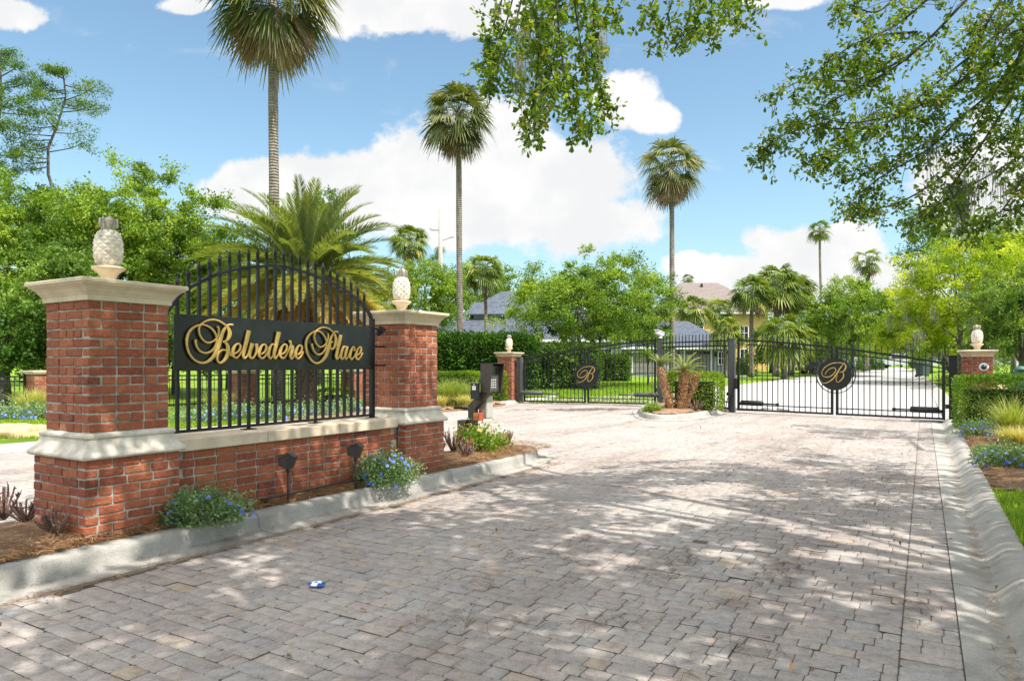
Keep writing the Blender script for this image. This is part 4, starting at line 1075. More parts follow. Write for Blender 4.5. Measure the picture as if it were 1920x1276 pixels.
# ================================================================ foliage
def unit(a): return a / (np.linalg.norm(a, axis=-1, keepdims=True) + 1e-9)
def leaves(name, Pn, size, tint, m, parent, rs, aspect=0.5, up=0.5, axis=None, axis_w=0.0, fold=0.12, six=False, vr=0.35):
    """one small folded face per leaf at each point"""
    n = len(Pn); s = size * rs.uniform(1 - vr, 1 + vr, n)[:, None]
    a = unit(rs.normal(0, 1, (n, 3)))
    if axis is not None: a = unit(a * (1 - axis_w) + axis * axis_w)
    nn = unit(rs.normal(0, 1, (n, 3)) + np.array([0, 0, up * 2])); b = unit(np.cross(nn, a)); nn = np.cross(a, b)
    w = s * aspect * 0.5
    if six:     # rounded (obovate) leaf from two quads folded on the midrib
        V = np.stack([Pn, Pn + a * s * 0.35 + b * w * 0.6 + nn * s * fold * .5, Pn + a * s * 0.72 + b * w + nn * s * fold, Pn + a * s,
                      Pn + a * s * 0.72 - b * w + nn * s * fold, Pn + a * s * 0.35 - b * w * 0.6 + nn * s * fold * .5], 1).reshape(-1, 3)
        k = (np.arange(n) * 6)[:, None]
        Q = np.concatenate([k + np.array([[0, 1, 2, 3]]), k + np.array([[0, 3, 4, 5]])], 1).reshape(-1, 4)
        return np_mesh(name, V, Q, m, parent, np.repeat(tint, 2))
    V = np.stack([Pn, Pn + a * s * 0.5 + b * w + nn * s * fold, Pn + a * s, Pn + a * s * 0.5 - b * w + nn * s * fold], 1).reshape(-1, 3)
    Q = (np.arange(n) * 4)[:, None] + np.arange(4)[None]
    return np_mesh(name, V, Q, m, parent, tint)
def crown_cloud(rs, centre, radii, nclump, nleaf, cr, flat=0.6, shell=0.45, lump=0.25, bottom=-1.0):
    """clump centres through an uneven ellipsoid, leaves gathered round them"""
    d = unit(rs.normal(0, 1, (nclump * 3, 3))); d = d[d[:, 2] > bottom][:nclump]
    k = len(d); ph = rs.uniform(0, 6.28, 6)
    az = np.arctan2(d[:, 1], d[:, 0])
    wob = 1 + lump * (0.5 * np.sin(2 * az + ph[0]) * np.cos(3 * d[:, 2] + ph[1]) + 0.5 * np.sin(5 * az + ph[2] + 3 * d[:, 2]) + rs.normal(0, 0.35, k))
    r = rs.uniform(shell ** 2, 1, k) ** 0.5 * wob
    cc = np.array(centre) + d * r[:, None] * np.array(radii)
    ct = np.clip(rs.normal(0.5, 0.22, k), 0, 1)
    cs = cr * rs.uniform(0.40, 1.15, k)
    idx = np.repeat(np.arange(k), nleaf)
    nt_ = 7                                             # leaves sit along twigs that fan out of each clump
    out = unit((cc - np.array(centre)) / np.array(radii) + np.array([0, 0, 0.25]))
    tw = unit(rs.normal(0, 1, (k, nt_, 3)) * np.array([1, 1, flat]) + 0.55 * out[:, None])
    j = rs.integers(0, nt_, len(idx)); s_ = rs.uniform(0.05, 1.1, len(idx)) ** 0.8
    off = tw[idx, j] * (s_ * cs[idx])[:, None] + rs.normal(0, 0.13, (len(idx), 3)) * cs[idx][:, None]
    off[:, 2] -= 0.18 * cs[idx] * s_ ** 2
    t = np.clip(ct[idx] + rs.normal(0, 0.13, len(idx)), 0, 1)
    return cc, cc[idx] + off, t
def limbs(mb, rs, base, top, r0, targets, rt=0.03, n=8, wob=0.12, lean=None):
    base = Vector(base); top = Vector(top)
    tp = []
    for i in range(7):
        t = i / 6; p = base.lerp(top, t); k = (top - base).length
        p = p + Vector((math.sin(t * 5 + r0 * 31) * wob * 0.3 * k * t * (1 - t), math.cos(t * 4 + r0 * 17) * wob * 0.3 * k * t * (1 - t), 0)); tp.append(p)
    rad = [r0 * (1.25 if i == 0 else 1 - 0.55 * i / 6) for i in range(7)]
    mb.tube(tp, rad, n, jit=0.05)
    for c in targets:
        c = Vector(c); i = rs.integers(2, 6); s = tp[i]
        mid = s.lerp(c, 0.5) + Vector((rs.normal(0, .1), rs.normal(0, .1), 0.18)) * (c - s).length
        q = s.lerp(c, 0.22) + Vector((0, 0, 0.05)) * (c - s).length
        mb.tube([s, q, mid, c], [rad[i] * 0.55, rad[i] * 0.42, rad[i] * 0.26, rt * 0.4], 5, caps=False)
def tree(label, x, D, cy, rx_px, ry_px, m, seed, nclump=90, nleaf=90, leaf=0.15, cr=0.7, bark='barkgrey', trunk_r=0.16, trunks=1, up=0.35, z0=None, group=None, name='leafy_tree', flat=0.6, shell=0.4, lump=0.22, bottom=-0.75, depth=0.85, cat='tree', aspect=0.55, dx=0.0, moss=0, tshift=0.0, nl=14):
    """tree whose crown centre stands at depth D under photo point (x, cy); radii in photo pixels"""
    rs = np.random.default_rng(seed); k = D / F; leaf *= 0.66; nleaf = int(nleaf * 2.0)
    c = P(x, cy, D); gz = rise(D) if z0 is None else z0
    t = thing(name, label, cat, (c.x, c.y, gz), 0, group)
    cz = c.z - gz; rx, rz = rx_px * k, ry_px * k
    cc, pts, tint = crown_cloud(rs, (0, 0, cz), (rx, rx * depth, rz), nclump, nleaf, cr, flat, shell, lump, bottom)
    mb = MB(); pick = cc[rs.permutation(len(cc))[:nl]]
    for j in range(trunks):
        a = 2 * math.pi * j / max(1, trunks); sp = 0.25 * (trunks > 1)
        limbs(mb, rs, (math.cos(a) * sp + dx, math.sin(a) * sp, -0.1), (math.cos(a) * sp * 4, math.sin(a) * sp * 4, max(0.5, cz + 0.25 * rz)), trunk_r, pick[j::trunks])
    mb.build('trunk', M[bark], t)
    leaves('crown', pts, leaf, np.clip(tint + tshift, 0, 1), M[m], t, rs, aspect, up, vr=0.55)
    if moss:
        low = cc[np.argsort(cc[:, 2] + rs.normal(0, rz * .5, len(cc)))]
        for i in range(moss):
            b = low[i % len(low)] + rs.normal(0, cr * 0.4, 3); V = []; Q = []; T = []
            for q in range(26):
                o = b + rs.normal(0, 0.10, 3) * np.array([1, 1, .3]); L = rs.uniform(0.35, 1.15); w = 0.016 * rs.uniform(.6, 1.5); a = rs.uniform(0, 3.14)
                dx_, dy_ = math.cos(a) * w, math.sin(a) * w
                kk = len(V); sw = rs.normal(0, 0.06, 2)
                V += [o + [dx_, dy_, 0], o - [dx_, dy_, 0], o + [sw[0] - dx_, sw[1] - dy_, -L * .5], o + [sw[0] + dx_, sw[1] + dy_, -L * .5], o + [sw[0] * .6, sw[1] * .6, -L], o + [sw[0] * .6 + .003, sw[1] * .6, -L]]
                Q += [[kk, kk + 1, kk + 2, kk + 3], [kk + 3, kk + 2, kk + 4, kk + 5]]; tt = rs.uniform(0, 1); T += [tt, tt]
            np_mesh('hanging_moss', V, Q, M['moss'], t, T)
    return t

# ---------------------------------------------------------------- palms
def fan_palm(name, label, x, D, base_y, crown_y, crown_px, trunk_r, seed, group=None, nleaf=38, dead=0.3, x_top=None, gz=None, m='palm', droop=1.0, seg=22, spread=1.0, boots=0.0, bark='barkpalm', cat='palm tree', tint=0.5, base_r=1.35):
    rs = np.random.default_rng(seed); k = D / F
    b = B(x, D) if gz is None else Vector(((x - CX) / F * D, D, gz))
    hub = P(x if x_top is None else x_top, crown_y, D); hub = hub - b
    t = thing(name, label, cat, b, 0, group)
    mb = MB(); n = 14; pts = []; rad = []
    for i in range(n + 1):
        s = i / n; pts.append(Vector((hub.x * s + 0.06 * math.sin(s * 4 + seed) * s, 0.05 * math.sin(s * 3), hub.z * s - (0.1 if i == 0 else 0))))
        rad.append(trunk_r * ((base_r - (base_r - 1) * min(1, s * 6)) * (1 - 0.12 * s)))
    mb.tube(pts, rad, 12, jit=0.03)
    if boots:
        for i in range(int(boots * 60)):
            s = 1 - boots * rs.uniform(0, 1); a = rs.uniform(0, 6.28); p = pts[int(s * n)].lerp(pts[min(n, int(s * n) + 1)], s * n - int(s * n))
            d = Vector((math.cos(a), math.sin(a), 0)); mb.bar(p + d * trunk_r * 0.7, p + d * trunk_r * 1.9 + Vector((0, 0, trunk_r * 1.6)), 0.06 + trunk_r * .25, 0.03)
    mb.build('trunk', M[bark], t)
    top = np.array(pts[-1]); Rr = crown_px * k / 2
    fans = {'g': ([], [], []), 'd': ([], [], [])}; stems = MB()
    for i in range(nleaf):
        isd = i < dead * nleaf
        el = rs.uniform(-1.35, -0.75) if isd else math.asin(np.clip(-0.80 + 1.75 * ((i / nleaf - dead) / (1 - dead)) , -1, 0.985)) + rs.normal(0, .1)
        az = i * 2.399963 + rs.normal(0, 0.2)
        d = np.array([math.cos(az) * math.cos(el), math.sin(az) * math.cos(el), math.sin(el)])
        side = np.array([-math.sin(az), math.cos(az), 0]); upv = np.cross(d, side); upv = upv if upv[2] > 0 else -upv
        pl = Rr * rs.uniform(0.42, 0.58) * (0.8 if isd else 1); bl = Rr * rs.uniform(0.5, 0.68) * spread
        h = top + d * pl + np.array([0, 0, -0.05 * Rr * (1 - d[2])])
        if not isd and Rr > 0.8:
            stems.tube([Vector(top), Vector((top + d * pl * 0.5 + upv * 0.04 * Rr)), Vector(h)], [0.022, 0.016, 0.010], 4, caps=False)
        V, Q, T = fans['d' if isd else 'g']
        tb = np.clip(rs.normal(tint - 0.12, 0.2), 0, 0.86) if not isd else rs.uniform(0.1, 0.95)
        roll = rs.normal(0, 0.35); sd = side * math.cos(roll) + upv * math.sin(roll); un = np.cross(d, sd); un = un if un[2] > 0 else -un
        span = 1.35 if not isd else 0.75
        for j in range(seg):
            f = -1 + 2 * j / (seg - 1); an = f * span * 1.15
            dd = d * math.cos(an) + sd * math.sin(an) + un * (0.22 * abs(f) - 0.05); dd = dd / np.linalg.norm(dd)
            L = bl * (1.0 - 0.22 * abs(f)) * rs.uniform(0.9, 1.06)
            w = L * 0.036 * (22 / seg); wv = np.cross(dd, un); wv = wv / (np.linalg.norm(wv) + 1e-9) * w
            g1 = np.array([0, 0, -1.0]) * L * (0.06 + 0.12 * droop * rs.uniform(.3, 1)); g2 = np.array([0, 0, -1.0]) * L * (0.20 + 0.48 * droop * rs.uniform(.4, 1.1)) * (1.0 if not isd else 0.5)
            kk = len(V)
            p1 = h + dd * L * 0.55 + g1; p2 = h + dd * L * 0.97 + g2
            V += [h - wv * .25, h + wv * .25, p1 + wv, p1 - wv, p2 + wv * .12, p2 - wv * .12]
            Q += [[kk, kk + 1, kk + 2, kk + 3], [kk + 3, kk + 2, kk + 4, kk + 5]]
            tt = float(np.clip(tb + rs.normal(0, .07), 0, 1)); T += [tt, min(1, tt + (0.10 if rs.random() < .3 else 0.0))]
    V, Q, T = fans['g']; np_mesh('crown', V, Q, M[m], t, T)
    if stems.v: stems.build('stalks', M['barkboot'] if False else M[m], t)
    V, Q, T = fans['d']
    if V: np_mesh('dead_fronds', V, Q, M['palmdead'], t, T)
    return t
def date_palm(name, label, x, D, head_y, trunk_r, L, seed, nfr=70, base=None, group=None, pairs=44, m='date', green=None, cat='palm tree', head_r=0.3, lean=(0, 0), up0=1.25):
    rs = np.random.default_rng(seed); b = B(x, D) if base is None else base
    hub = P(x, head_y, D) - b; hub = Vector((hub.x + lean[0], hub.y + lean[1], hub.z))
    t = thing(name, label, cat, b, 0, group)
    mb = MB(); n = 12; pts = [Vector((hub.x * i / n, hub.y * i / n, hub.z * i / n - (0.1 if i == 0 else 0))) for i in range(n + 1)]
    mb.tube(pts, [trunk_r * (1.1 if i < 2 else 1.0 + (0.35 if i > n - 2 else 0)) for i in range(n + 1)], 14, jit=0.06)
    rows = int(hub.z / (trunk_r * 0.42)); per = 9       # old leaf bases in spiral rows
    for i in range(rows):
        for j in range(per):
            a = 2 * math.pi * (j + 0.5 * (i % 2)) / per + i * 0.07; z = hub.z * (i + 0.5) / rows; d = Vector((math.cos(a), math.sin(a), 0))
            c = Vector((hub.x * z / hub.z, hub.y * z / hub.z, z)); w = trunk_r * 0.30
            s = Vector((-d.y, d.x, 0)); o = c + d * trunk_r * 0.93; e = c + d * trunk_r * 1.22 + Vector((0, 0, trunk_r * 0.30))
            mb.add([o - s * w, o + s * w, o + Vector((0, 0, -trunk_r * .25)), e - s * w * .5, e + s * w * .5, c + d * trunk_r * .9 + Vector((0, 0, trunk_r * .45))],
                   [(2, 1, 4, 3), (2, 3, 0), (3, 4, 5), (1, 5, 4), (0, 3, 5)], 0.5)
    mb.build('trunk', M['barkboot'], t)
    V = []; Q = []; T = []; top = np.array(pts[-1])
    for i in range(nfr):
        f = i / (nfr - 1); el = up0 - (up0 + 1.15) * f ** 0.85 + rs.normal(0, 0.08); az = i * 2.399963 + rs.normal(0, 0.15)
        d = np.array([math.cos(az), math.sin(az), 0.0]); Lf = L * rs.uniform(0.88, 1.08) * (0.9 if f > .8 else 1)
        tb = np.clip(0.18 + rs.normal(0, .09) + (0.95 * (f - 0.42) / 0.5 if f > 0.42 else 0), 0, 1) if green is None else np.clip(green + rs.normal(0, .1), 0, 1)
        p = top + d * head_r * 0.6 + np.array([0, 0, head_r * 0.3]); a = el; side = np.array([-d[1], d[0], 0]); N = 16; rp = [p]; tg = []
        for s in range(N):
            v = d * math.cos(a) + np.array([0, 0, math.sin(a)]); tg.append(v); p = p + v * Lf / N; rp.append(p); a -= (0.022 + 0.085 * (s / N) ** 1.5) * (1.1 if el > 0 else 0.6)
        tg.append(tg[-1])
        for s in range(N):      # rachis
            w = 0.016 * (1 - 0.8 * s / N) * L / 3; kk = len(V); w2 = 0.016 * (1 - 0.8 * (s + 1) / N) * L / 3
            V += [rp[s] - side * w, rp[s] + side * w, rp[s + 1] + side * w2, rp[s + 1] - side * w2]; Q.append([kk, kk + 1, kk + 2, kk + 3]); T.append(min(1, tb + .15))
        for j in range(pairs):
            s = 0.14 + 0.86 * j / pairs; q = s * N; i0 = min(N - 1, int(q)); pp = rp[i0] + (rp[i0 + 1] - rp[i0]) * (q - i0); tv = tg[i0]; upv = np.cross(side, tv); upv = upv if upv[2] > 0 else -upv
            ll = L * 0.175 * (math.sin(math.pi * min(1, s * 0.93 + 0.05)) ** 0.55) * rs.uniform(.85, 1.1)
            for sg in (-1, 1):
                dd = tv * (0.80 + .35 * s) + side * sg * 0.62 + upv * 0.40 + rs.normal(0, .07, 3); dd = dd / np.linalg.norm(dd)
                w = ll * 0.034; wv = np.cross(dd, upv); wv = wv / np.linalg.norm(wv) * w; kk = len(V); e = pp + dd * ll + np.array([0, 0, -0.07 * ll])
                V += [pp, pp + dd * ll * .45 + wv, e, pp + dd * ll * .45 - wv]; Q.append([kk, kk + 1, kk + 2, kk + 3]); T.append(float(np.clip(tb + rs.normal(0, .05), 0, 1)))
    np_mesh('crown', V, Q, M[m], t, T)
    return t

# ---------------------------------------------------------------- shrubs, hedges, grasses
def hedge(label, pts_top, base_z, w, h, m, seed, dens=900, leaf=0.05, name='clipped_hedge', group=None, round_=0.12, rough=0.03, six=False, up=0.3, cat='hedge'):
    """box hedge from (x, y) a to b, thickness w to the left, height h"""
    rs = np.random.default_rng(seed); a, b = [Vector((p[0], p[1], 0)) for p in pts_top]; d = b - a; L = d.length; rz = math.atan2(d.y, d.x)
    t = thing(name, label, cat, (a.x, a.y, base_z), rz, group)
    area = 2 * (L * h + w * h) + L * w; n = int(dens * area); pts = []
    r = rs.random((n, 3)); face = rs.random(n) * area; out = np.zeros((n, 3))
    A1, A2, A3 = L * h, 2 * L * h, 2 * L * h + w * h; A4 = A3 + w * h
    for lo, hi, fx in ((0, A1, lambda q: np.stack([q[:, 0] * L, 0 * q[:, 1], q[:, 1] * h], 1)), (A1, A2, lambda q: np.stack([q[:, 0] * L, 0 * q[:, 1] + w, q[:, 1] * h], 1)),
                       (A2, A3, lambda q: np.stack([0 * q[:, 0], q[:, 0] * w, q[:, 1] * h], 1)), (A3, A4, lambda q: np.stack([0 * q[:, 0] + L, q[:, 0] * w, q[:, 1] * h], 1)), (A4, 9e9, lambda q: np.stack([q[:, 0] * L, q[:, 1] * w, 0 * q[:, 0] + h], 1))):
        k = (face >= lo) & (face < hi); out[k] = fx(r[k])
    c = np.array([L / 2, w / 2, h / 2]); half = c.copy()
    q = (out - c); lim = half - round_; cl = np.clip(q, -lim, lim); dlt = q - cl; ln = np.linalg.norm(dlt, axis=1, keepdims=True) + 1e-9
    q = cl + dlt / ln * np.minimum(ln, round_ * 1.0)
    nrm = unit(dlt + 1e-6)
    bump_ = 0.5 * np.sin(out[:, 0] * 5 + seed) * np.sin(out[:, 2] * 6 + 1.3 * seed) + 0.5 * np.sin(out[:, 0] * 11 + out[:, 1] * 9)
    q = q * (1 - np.abs(rs.normal(0, rough, (n, 1))) * 1.2) + nrm * (rough * bump_[:, None] + rs.normal(0, rough * .5, (n, 1)))
    pts = q + c; pts = pts[pts[:, 2] > 0.0]; m_ = len(pts)
    patch = 0.5 + 0.22 * np.sin(pts[:, 0] * 2.3 + seed) * np.sin(pts[:, 2] * 3 + seed)
    tint = np.clip(patch + rs.normal(0, .2, m_), 0, 1)
    ax = unit((pts - c) / half ** 2 + rs.normal(0, .4, (m_, 3)) / half.max())
    leaves('foliage', pts, leaf, tint, M[m], t, rs, 0.55, up, ax, 0.55, six=six)
    mb = MB(); mb.box((L / 2, w / 2, h * 0.43), (L / 2 - 0.22, max(0.05, w / 2 - 0.22), h * 0.46 - 0.12)); mb.build('shade_core', M['hedgecore'], t)  # solid near-black block stands in for the shade inside the hedge
    return t
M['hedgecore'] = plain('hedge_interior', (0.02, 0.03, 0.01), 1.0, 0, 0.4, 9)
def shrub(label, loc, rx, ry, rz, m, seed, n=2500, leaf=0.03, flowers=0, fm='blueflower', name='flowering_shrub', cat='shrub', group=None, fl=0.022, cr=0.11, six=False, tsh=0.0):
    rs = np.random.default_rng(seed); t = thing(name, label, cat, loc, rs.uniform(0, 1) * 0, group)
    d = unit(rs.normal(0, 1, (220, 3))); d = d[d[:, 2] > -0.15]; r = rs.uniform(.45, 1, len(d)) * (1 + 0.22 * np.sin(d[:, 0] * 7 + seed) * np.cos(d[:, 1] * 6))
    cc = d * r[:, None] * np.array([rx, ry, rz]); cc[:, 2] = np.abs(cc[:, 2]) + 0.02
    idx = rs.integers(0, len(cc), n); pts = cc[idx] + rs.normal(0, cr * .5, (n, 3)); pts[:, 2] = np.maximum(pts[:, 2], 0.005)
    ct = rs.normal(.5, .16, len(cc)); tint = np.clip(ct[idx] + rs.normal(0, .14, n) + tsh, 0, 1)
    ax = unit(pts + np.array([0, 0, rz * .3])); leaves('foliage', pts, leaf, tint, M[m], t, rs, 0.5, 0.3, ax, .5, six=six)
    mb = MB()
    for i in range(26):
        c = cc[rs.integers(0, len(cc))]; mb.tube([(0, 0, 0), Vector(c) * 0.5 + Vector((0, 0, .03)), Vector(c)], [0.007, 0.005, 0.002], 4, caps=False)
    mb.build('stems', M['stick'], t)
    if flowers:
        idx = rs.permutation(len(cc)); pp = []; ax = []
        dd = unit(rs.normal(0, 1, (flowers, 3))); dd[:, 2] = np.abs(dd[:, 2]); rr = 1 + 0.2 * np.sin(dd[:, 0] * 7 + seed) * np.cos(dd[:, 1] * 6)
        c = dd * rr[:, None] * np.array([rx, ry, rz]) * 1.06
        V = []; Q = []; T = []
        for i in range(flowers):
            nn = unit(dd[i] + rs.normal(0, .3, 3)); a = unit(np.cross(nn, [0.3, 0.2, 1])); b = np.cross(nn, a); tt = rs.random()
            for k in range(5):
                a0 = k * 1.2566; p = lambda an, q: c[i] + (a * math.cos(an) + b * math.sin(an)) * fl * q + nn * .004
                kk = len(V); V += [c[i], p(a0 - .55, .8), p(a0, 1.0), p(a0 + .55, .8)]; Q.append([kk, kk + 1, kk + 2, kk + 3]); T.append(tt)
        o = np_mesh('flowers', V, Q, M[fm], t, T); o['kind'] = 'stuff'
    return t
def blades(V, Q, T, rs, o, h, w, lean, tint, seg=3):
    az = rs.uniform(0, 6.28); d = np.array([math.cos(az), math.sin(az), 0]); s = np.array([-d[1], d[0], 0]); p = np.array(o, float); prev = None
    for i in range(seg + 1):
        t = i / seg; q = p + np.array([0, 0, h * (t - 0.25 * lean * t * t)]) + d * h * lean * t * t; ww = w * (1 - t) + .0008
        if prev is not None:
            kk = len(V); V += [prev[0] - s * prev[1], prev[0] + s * prev[1], q + s * ww, q - s * ww]; Q.append([kk, kk + 1, kk + 2, kk + 3]); T.append(tint)
        prev = (q, ww)
def grass_clump(label, loc, h, r, seed, n=420, m='ornament', lean=(0.25, 0.95), w=0.006, group='ornamental grass clumps', tint=0.45, name='ornamental_grass'):
    rs = np.random.default_rng(seed); t = thing(name, label, 'ornamental grass', loc, 0, group); V = []; Q = []; T = []
    for i in range(n):
        a = rs.uniform(0, 6.28); q = r * math.sqrt(rs.random()); blades(V, Q, T, rs, (math.cos(a) * q, math.sin(a) * q, 0), h * rs.uniform(.6, 1.1), w, rs.uniform(*lean), float(np.clip(rs.normal(tint, .2), 0, 1)), 4)
    np_mesh('blades', V, Q, M[m], t, T); return t
def field(name, n, sampler, h, w, m, seed, lean=(0.1, 0.8), flat=False, seg=2):
    """uncountable blades or needles as one mesh"""
    rs = np.random.default_rng(seed); V = []; Q = []; T = []
    for i in range(n):
        p = sampler(rs)
        if p is None: continue
        tt = float(np.clip(rs.normal(.5, .22), 0, 1))
        if flat:
            a = rs.uniform(0, 3.14); L = h * rs.uniform(.5, 1.2); d = np.array([math.cos(a), math.sin(a), rs.normal(0, .12)]); s = np.array([-d[1], d[0], 0]) * w
            c = np.array(p); bend = np.array([s[0], s[1], 0]) / w * L * rs.normal(0, .08); kk = len(V)
            V += [c - d * L / 2 - s, c - d * L / 2 + s, c + bend + s + [0, 0, .004], c + bend - s + [0, 0, .004], c + d * L / 2 + s * .4, c + d * L / 2 - s * .4]
            Q += [[kk, kk + 1, kk + 2, kk + 3], [kk + 3, kk + 2, kk + 4, kk + 5]]; T += [tt, tt]
        else: blades(V, Q, T, rs, p, h * rs.uniform(.55, 1.25), w, rs.uniform(*lean), tt, seg)
    o = np_mesh(name, V, Q, M[m], None, T); return tag(o, None, None, None, 'stuff')
def dead_shrub(label, loc, r, h, seed, n=16, group='leafless brown shrubs on the mulch'):
    rs = np.random.default_rng(seed); t = thing('bare_shrub', label, 'bare shrub', loc, 0, group); mb = MB()
    for i in range(n):
        a = rs.uniform(0, 6.28); q = r * rs.uniform(.4, 1.1); hh = h * rs.uniform(.55, 1.1); d = Vector((math.cos(a), math.sin(a), 0))
        p = [d * 0.01, d * q * .45 + Vector((0, 0, hh * .35)), d * q * .85 + Vector((0, 0, hh * .75)), d * q * (.8 + .3 * rs.random()) + Vector((0, 0, hh))]
        mb.tube(p, [.010, .009, .008, .006], 6)
        for k in range(7):
            s = rs.uniform(.25, 1); c = p[1].lerp(p[3], s); o = Vector(rs.normal(0, 1, 3)).normalized() * .022; mb.tube([c, c + o + Vector((0, 0, .012))], [.005, .002], 4, caps=False)
    mb.build('stems', M['stick'], t); return t
# ================================================================ near oaks
def oak_strands(rs, strands, D0, Dj, nros, spread, leaf, nl=8, jag=0.35):
    """drooping branches: photo polylines pushed out to real, varied depths; returns branch curves and leaf points"""
    curves = []; pts = []; axes = []
    for st in strands:
        D = D0 + rs.uniform(-Dj, Dj); dz = rs.uniform(-Dj, Dj) * 0.5
        w = [P(p[0], p[1], D + dz * i / len(st)) for i, p in enumerate(st)]
        c = cspline([tuple(q) for q in w], 8); curves.append(c); n = len(c)
        L = sum(np.linalg.norm(c[i + 1] - c[i]) for i in range(n - 1))
        for _ in range(int(nros * L)):
            s = rs.random() ** 0.85; i = min(n - 2, int(s * (n - 1))); p = c[i] + (c[i + 1] - c[i]) * rs.random()
            o = rs.normal(0, 1, 3) * spread * (1.0 - 0.55 * s); o[2] -= abs(rs.normal(0, .5)) * spread * .8
            q = p + o
            if rs.random() < 0.3: curves.append([p, p + o * .5 + np.array([0, 0, .02]), q])
            tw = unit(o + rs.normal(0, .06, 3) + np.array([0, 0, -.05]))
            for k in range(nl):
                pts.append(q + tw * rs.uniform(-.09, .04) + rs.normal(0, .012, 3)); axes.append(unit(tw * 0.5 + rs.normal(0, .6, 3)))
    return curves, np.array(pts), np.array(axes)
def oak_tree(label, base, h, r0, curves, parts, limb_targets, seed, moss_pts=()):
    rs = np.random.default_rng(seed); t = thing('oak_tree', label, 'tree', base, 0); b = Vector(base); mb = MB()
    limbs(mb, rs, (0, 0, -.2), (0.2, -0.1, h), r0, [Vector(p) - b for p in limb_targets], 0.05, 12, 0.1)
    for c in curves:
        k = len(c); big = k > 4
        mb.tube([Vector(p) - b for p in c], [(0.013 if big else 0.003) * (1 - 0.85 * i / (k - 1)) + .0015 for i in range(k)], 5 if big else 3, caps=False)
    mb.build('trunk', M['barkdark'], t)
    bb = np.array(b)
    allp = []; 
    for i, (pts, ax, tint, leaf, asp, six) in enumerate(parts):
        o = leaves('crown' if i == 0 else 'hanging_sprays', pts - bb, leaf, tint, M['leafoak'], t, rs, asp, 0.45, ax, 0.55 if ax is not None else 0, 0.10, six)
    if len(moss_pts):
        for p in moss_pts:
            p = np.array(p) - bb; V = []; Q = []; T = []
            for q in range(34):
                o = p + rs.normal(0, .05, 3); L = rs.uniform(.15, .55); w = .003; a = rs.uniform(0, 3.1); dx, dy = math.cos(a) * w, math.sin(a) * w; kk = len(V); sw = rs.normal(0, .03, 2)
                V += [o + [dx, dy, 0], o - [dx, dy, 0], o + [sw[0] - dx, sw[1] - dy, -L * .5], o + [sw[0] + dx, sw[1] + dy, -L * .5], o + [sw[0] * .5, sw[1] * .5, -L], o + [sw[0] * .5 + .002, sw[1] * .5, -L]]
                Q += [[kk, kk + 1, kk + 2, kk + 3], [kk + 3, kk + 2, kk + 4, kk + 5]]; tt = rs.random(); T += [tt, tt]
            np_mesh('hanging_moss', V, Q, M['moss'], t, T)
    return t
rs = np.random.default_rng(101)
SA = [[(960,-70),(935,20),(915,80),(935,110)], [(975,-60),(950,40),(925,110),(900,120)], [(990,-60),(960,70),(925,140),(905,172)], [(985,-60),(985,60),(975,130),(970,180)],
      [(1000,-40),(1010,90),(1000,190),(985,268)], [(1020,-40),(1030,70),(1020,160),(1005,245)], [(1040,-50),(1050,80),(1065,170),(1075,250)],
      [(1070,-50),(1085,60),(1100,160),(1112,255)], [(1090,-50),(1105,80),(1125,160),(1142,225)], [(1120,-60),(1135,-10),(1145,30)], [(1090,-60),(1110,20),(1120,90)], [(1060,-60),(1040,20),(1045,110)],
      [(1010,-60),(1000,20),(1000,110)], [(1050,60),(1030,150),(1015,215)],
      [(1235,-60),(1225,0),(1205,35)], [(1270,-60),(1255,20),(1225,92)], [(1300,-50),(1290,40),(1268,92)], [(1330,-50),(1335,25),(1330,80)], [(1320,-50),(1310,20),(1300,60)], [(1390,-50),(1400,5),(1418,50)], [(1360,-50),(1365,0),(1375,30)]]
cA, pA, aA = oak_strands(rs, SA, 8.6, 0.75, 34, 0.15, 0.07, 9)
tA = np.clip(rs.normal(.53, .22, len(pA)), 0, 1)
cc, pB, tB = crown_cloud(rs, (3.5, 2.3, 7.0), (6.2, 4.1, 1.35), 80, 380, 1.1, 0.45, 0.1, 0.15)
cc3, pB3, tB3 = crown_cloud(rs, (1.7, 1.3, 7.1), (3.2, 2.7, 1.0), 19, 380, 1.0, 0.45, 0.1, 0.15)
cc = np.concatenate([cc, cc3]); pB = np.concatenate([pB, pB3]); tB = np.concatenate([tB, tB3])
keep = pB[:, 2] > 1.4 + 0.56 * np.maximum(pB[:, 1], 0) + 0.35
pB, tB = pB[keep], tB[keep]
tg = [tuple(c) for c in cc[::9] if c[2] > 1.9 + 0.58 * max(c[1], 0)]
tg += [tuple(P(1000, -70, 8.6)), tuple(P(1080, -70, 8.6)), tuple(P(1300, -70, 8.6))]
oak_tree('near oak overhead whose leafy sprays hang between the tall palms', (7.6, 0.4, 0.0), 6.3, 0.30, cA,
         [(pB, None, tB, 0.165, 0.6, False), (pA, aA, tA, 0.078, 0.52, True)], tg, 7, [tuple(P(x, y, 8.6)) for x, y in ((975, 90), (978, 110), (1000, 150), (1010, 155), (985, 60), (1128, 60))])
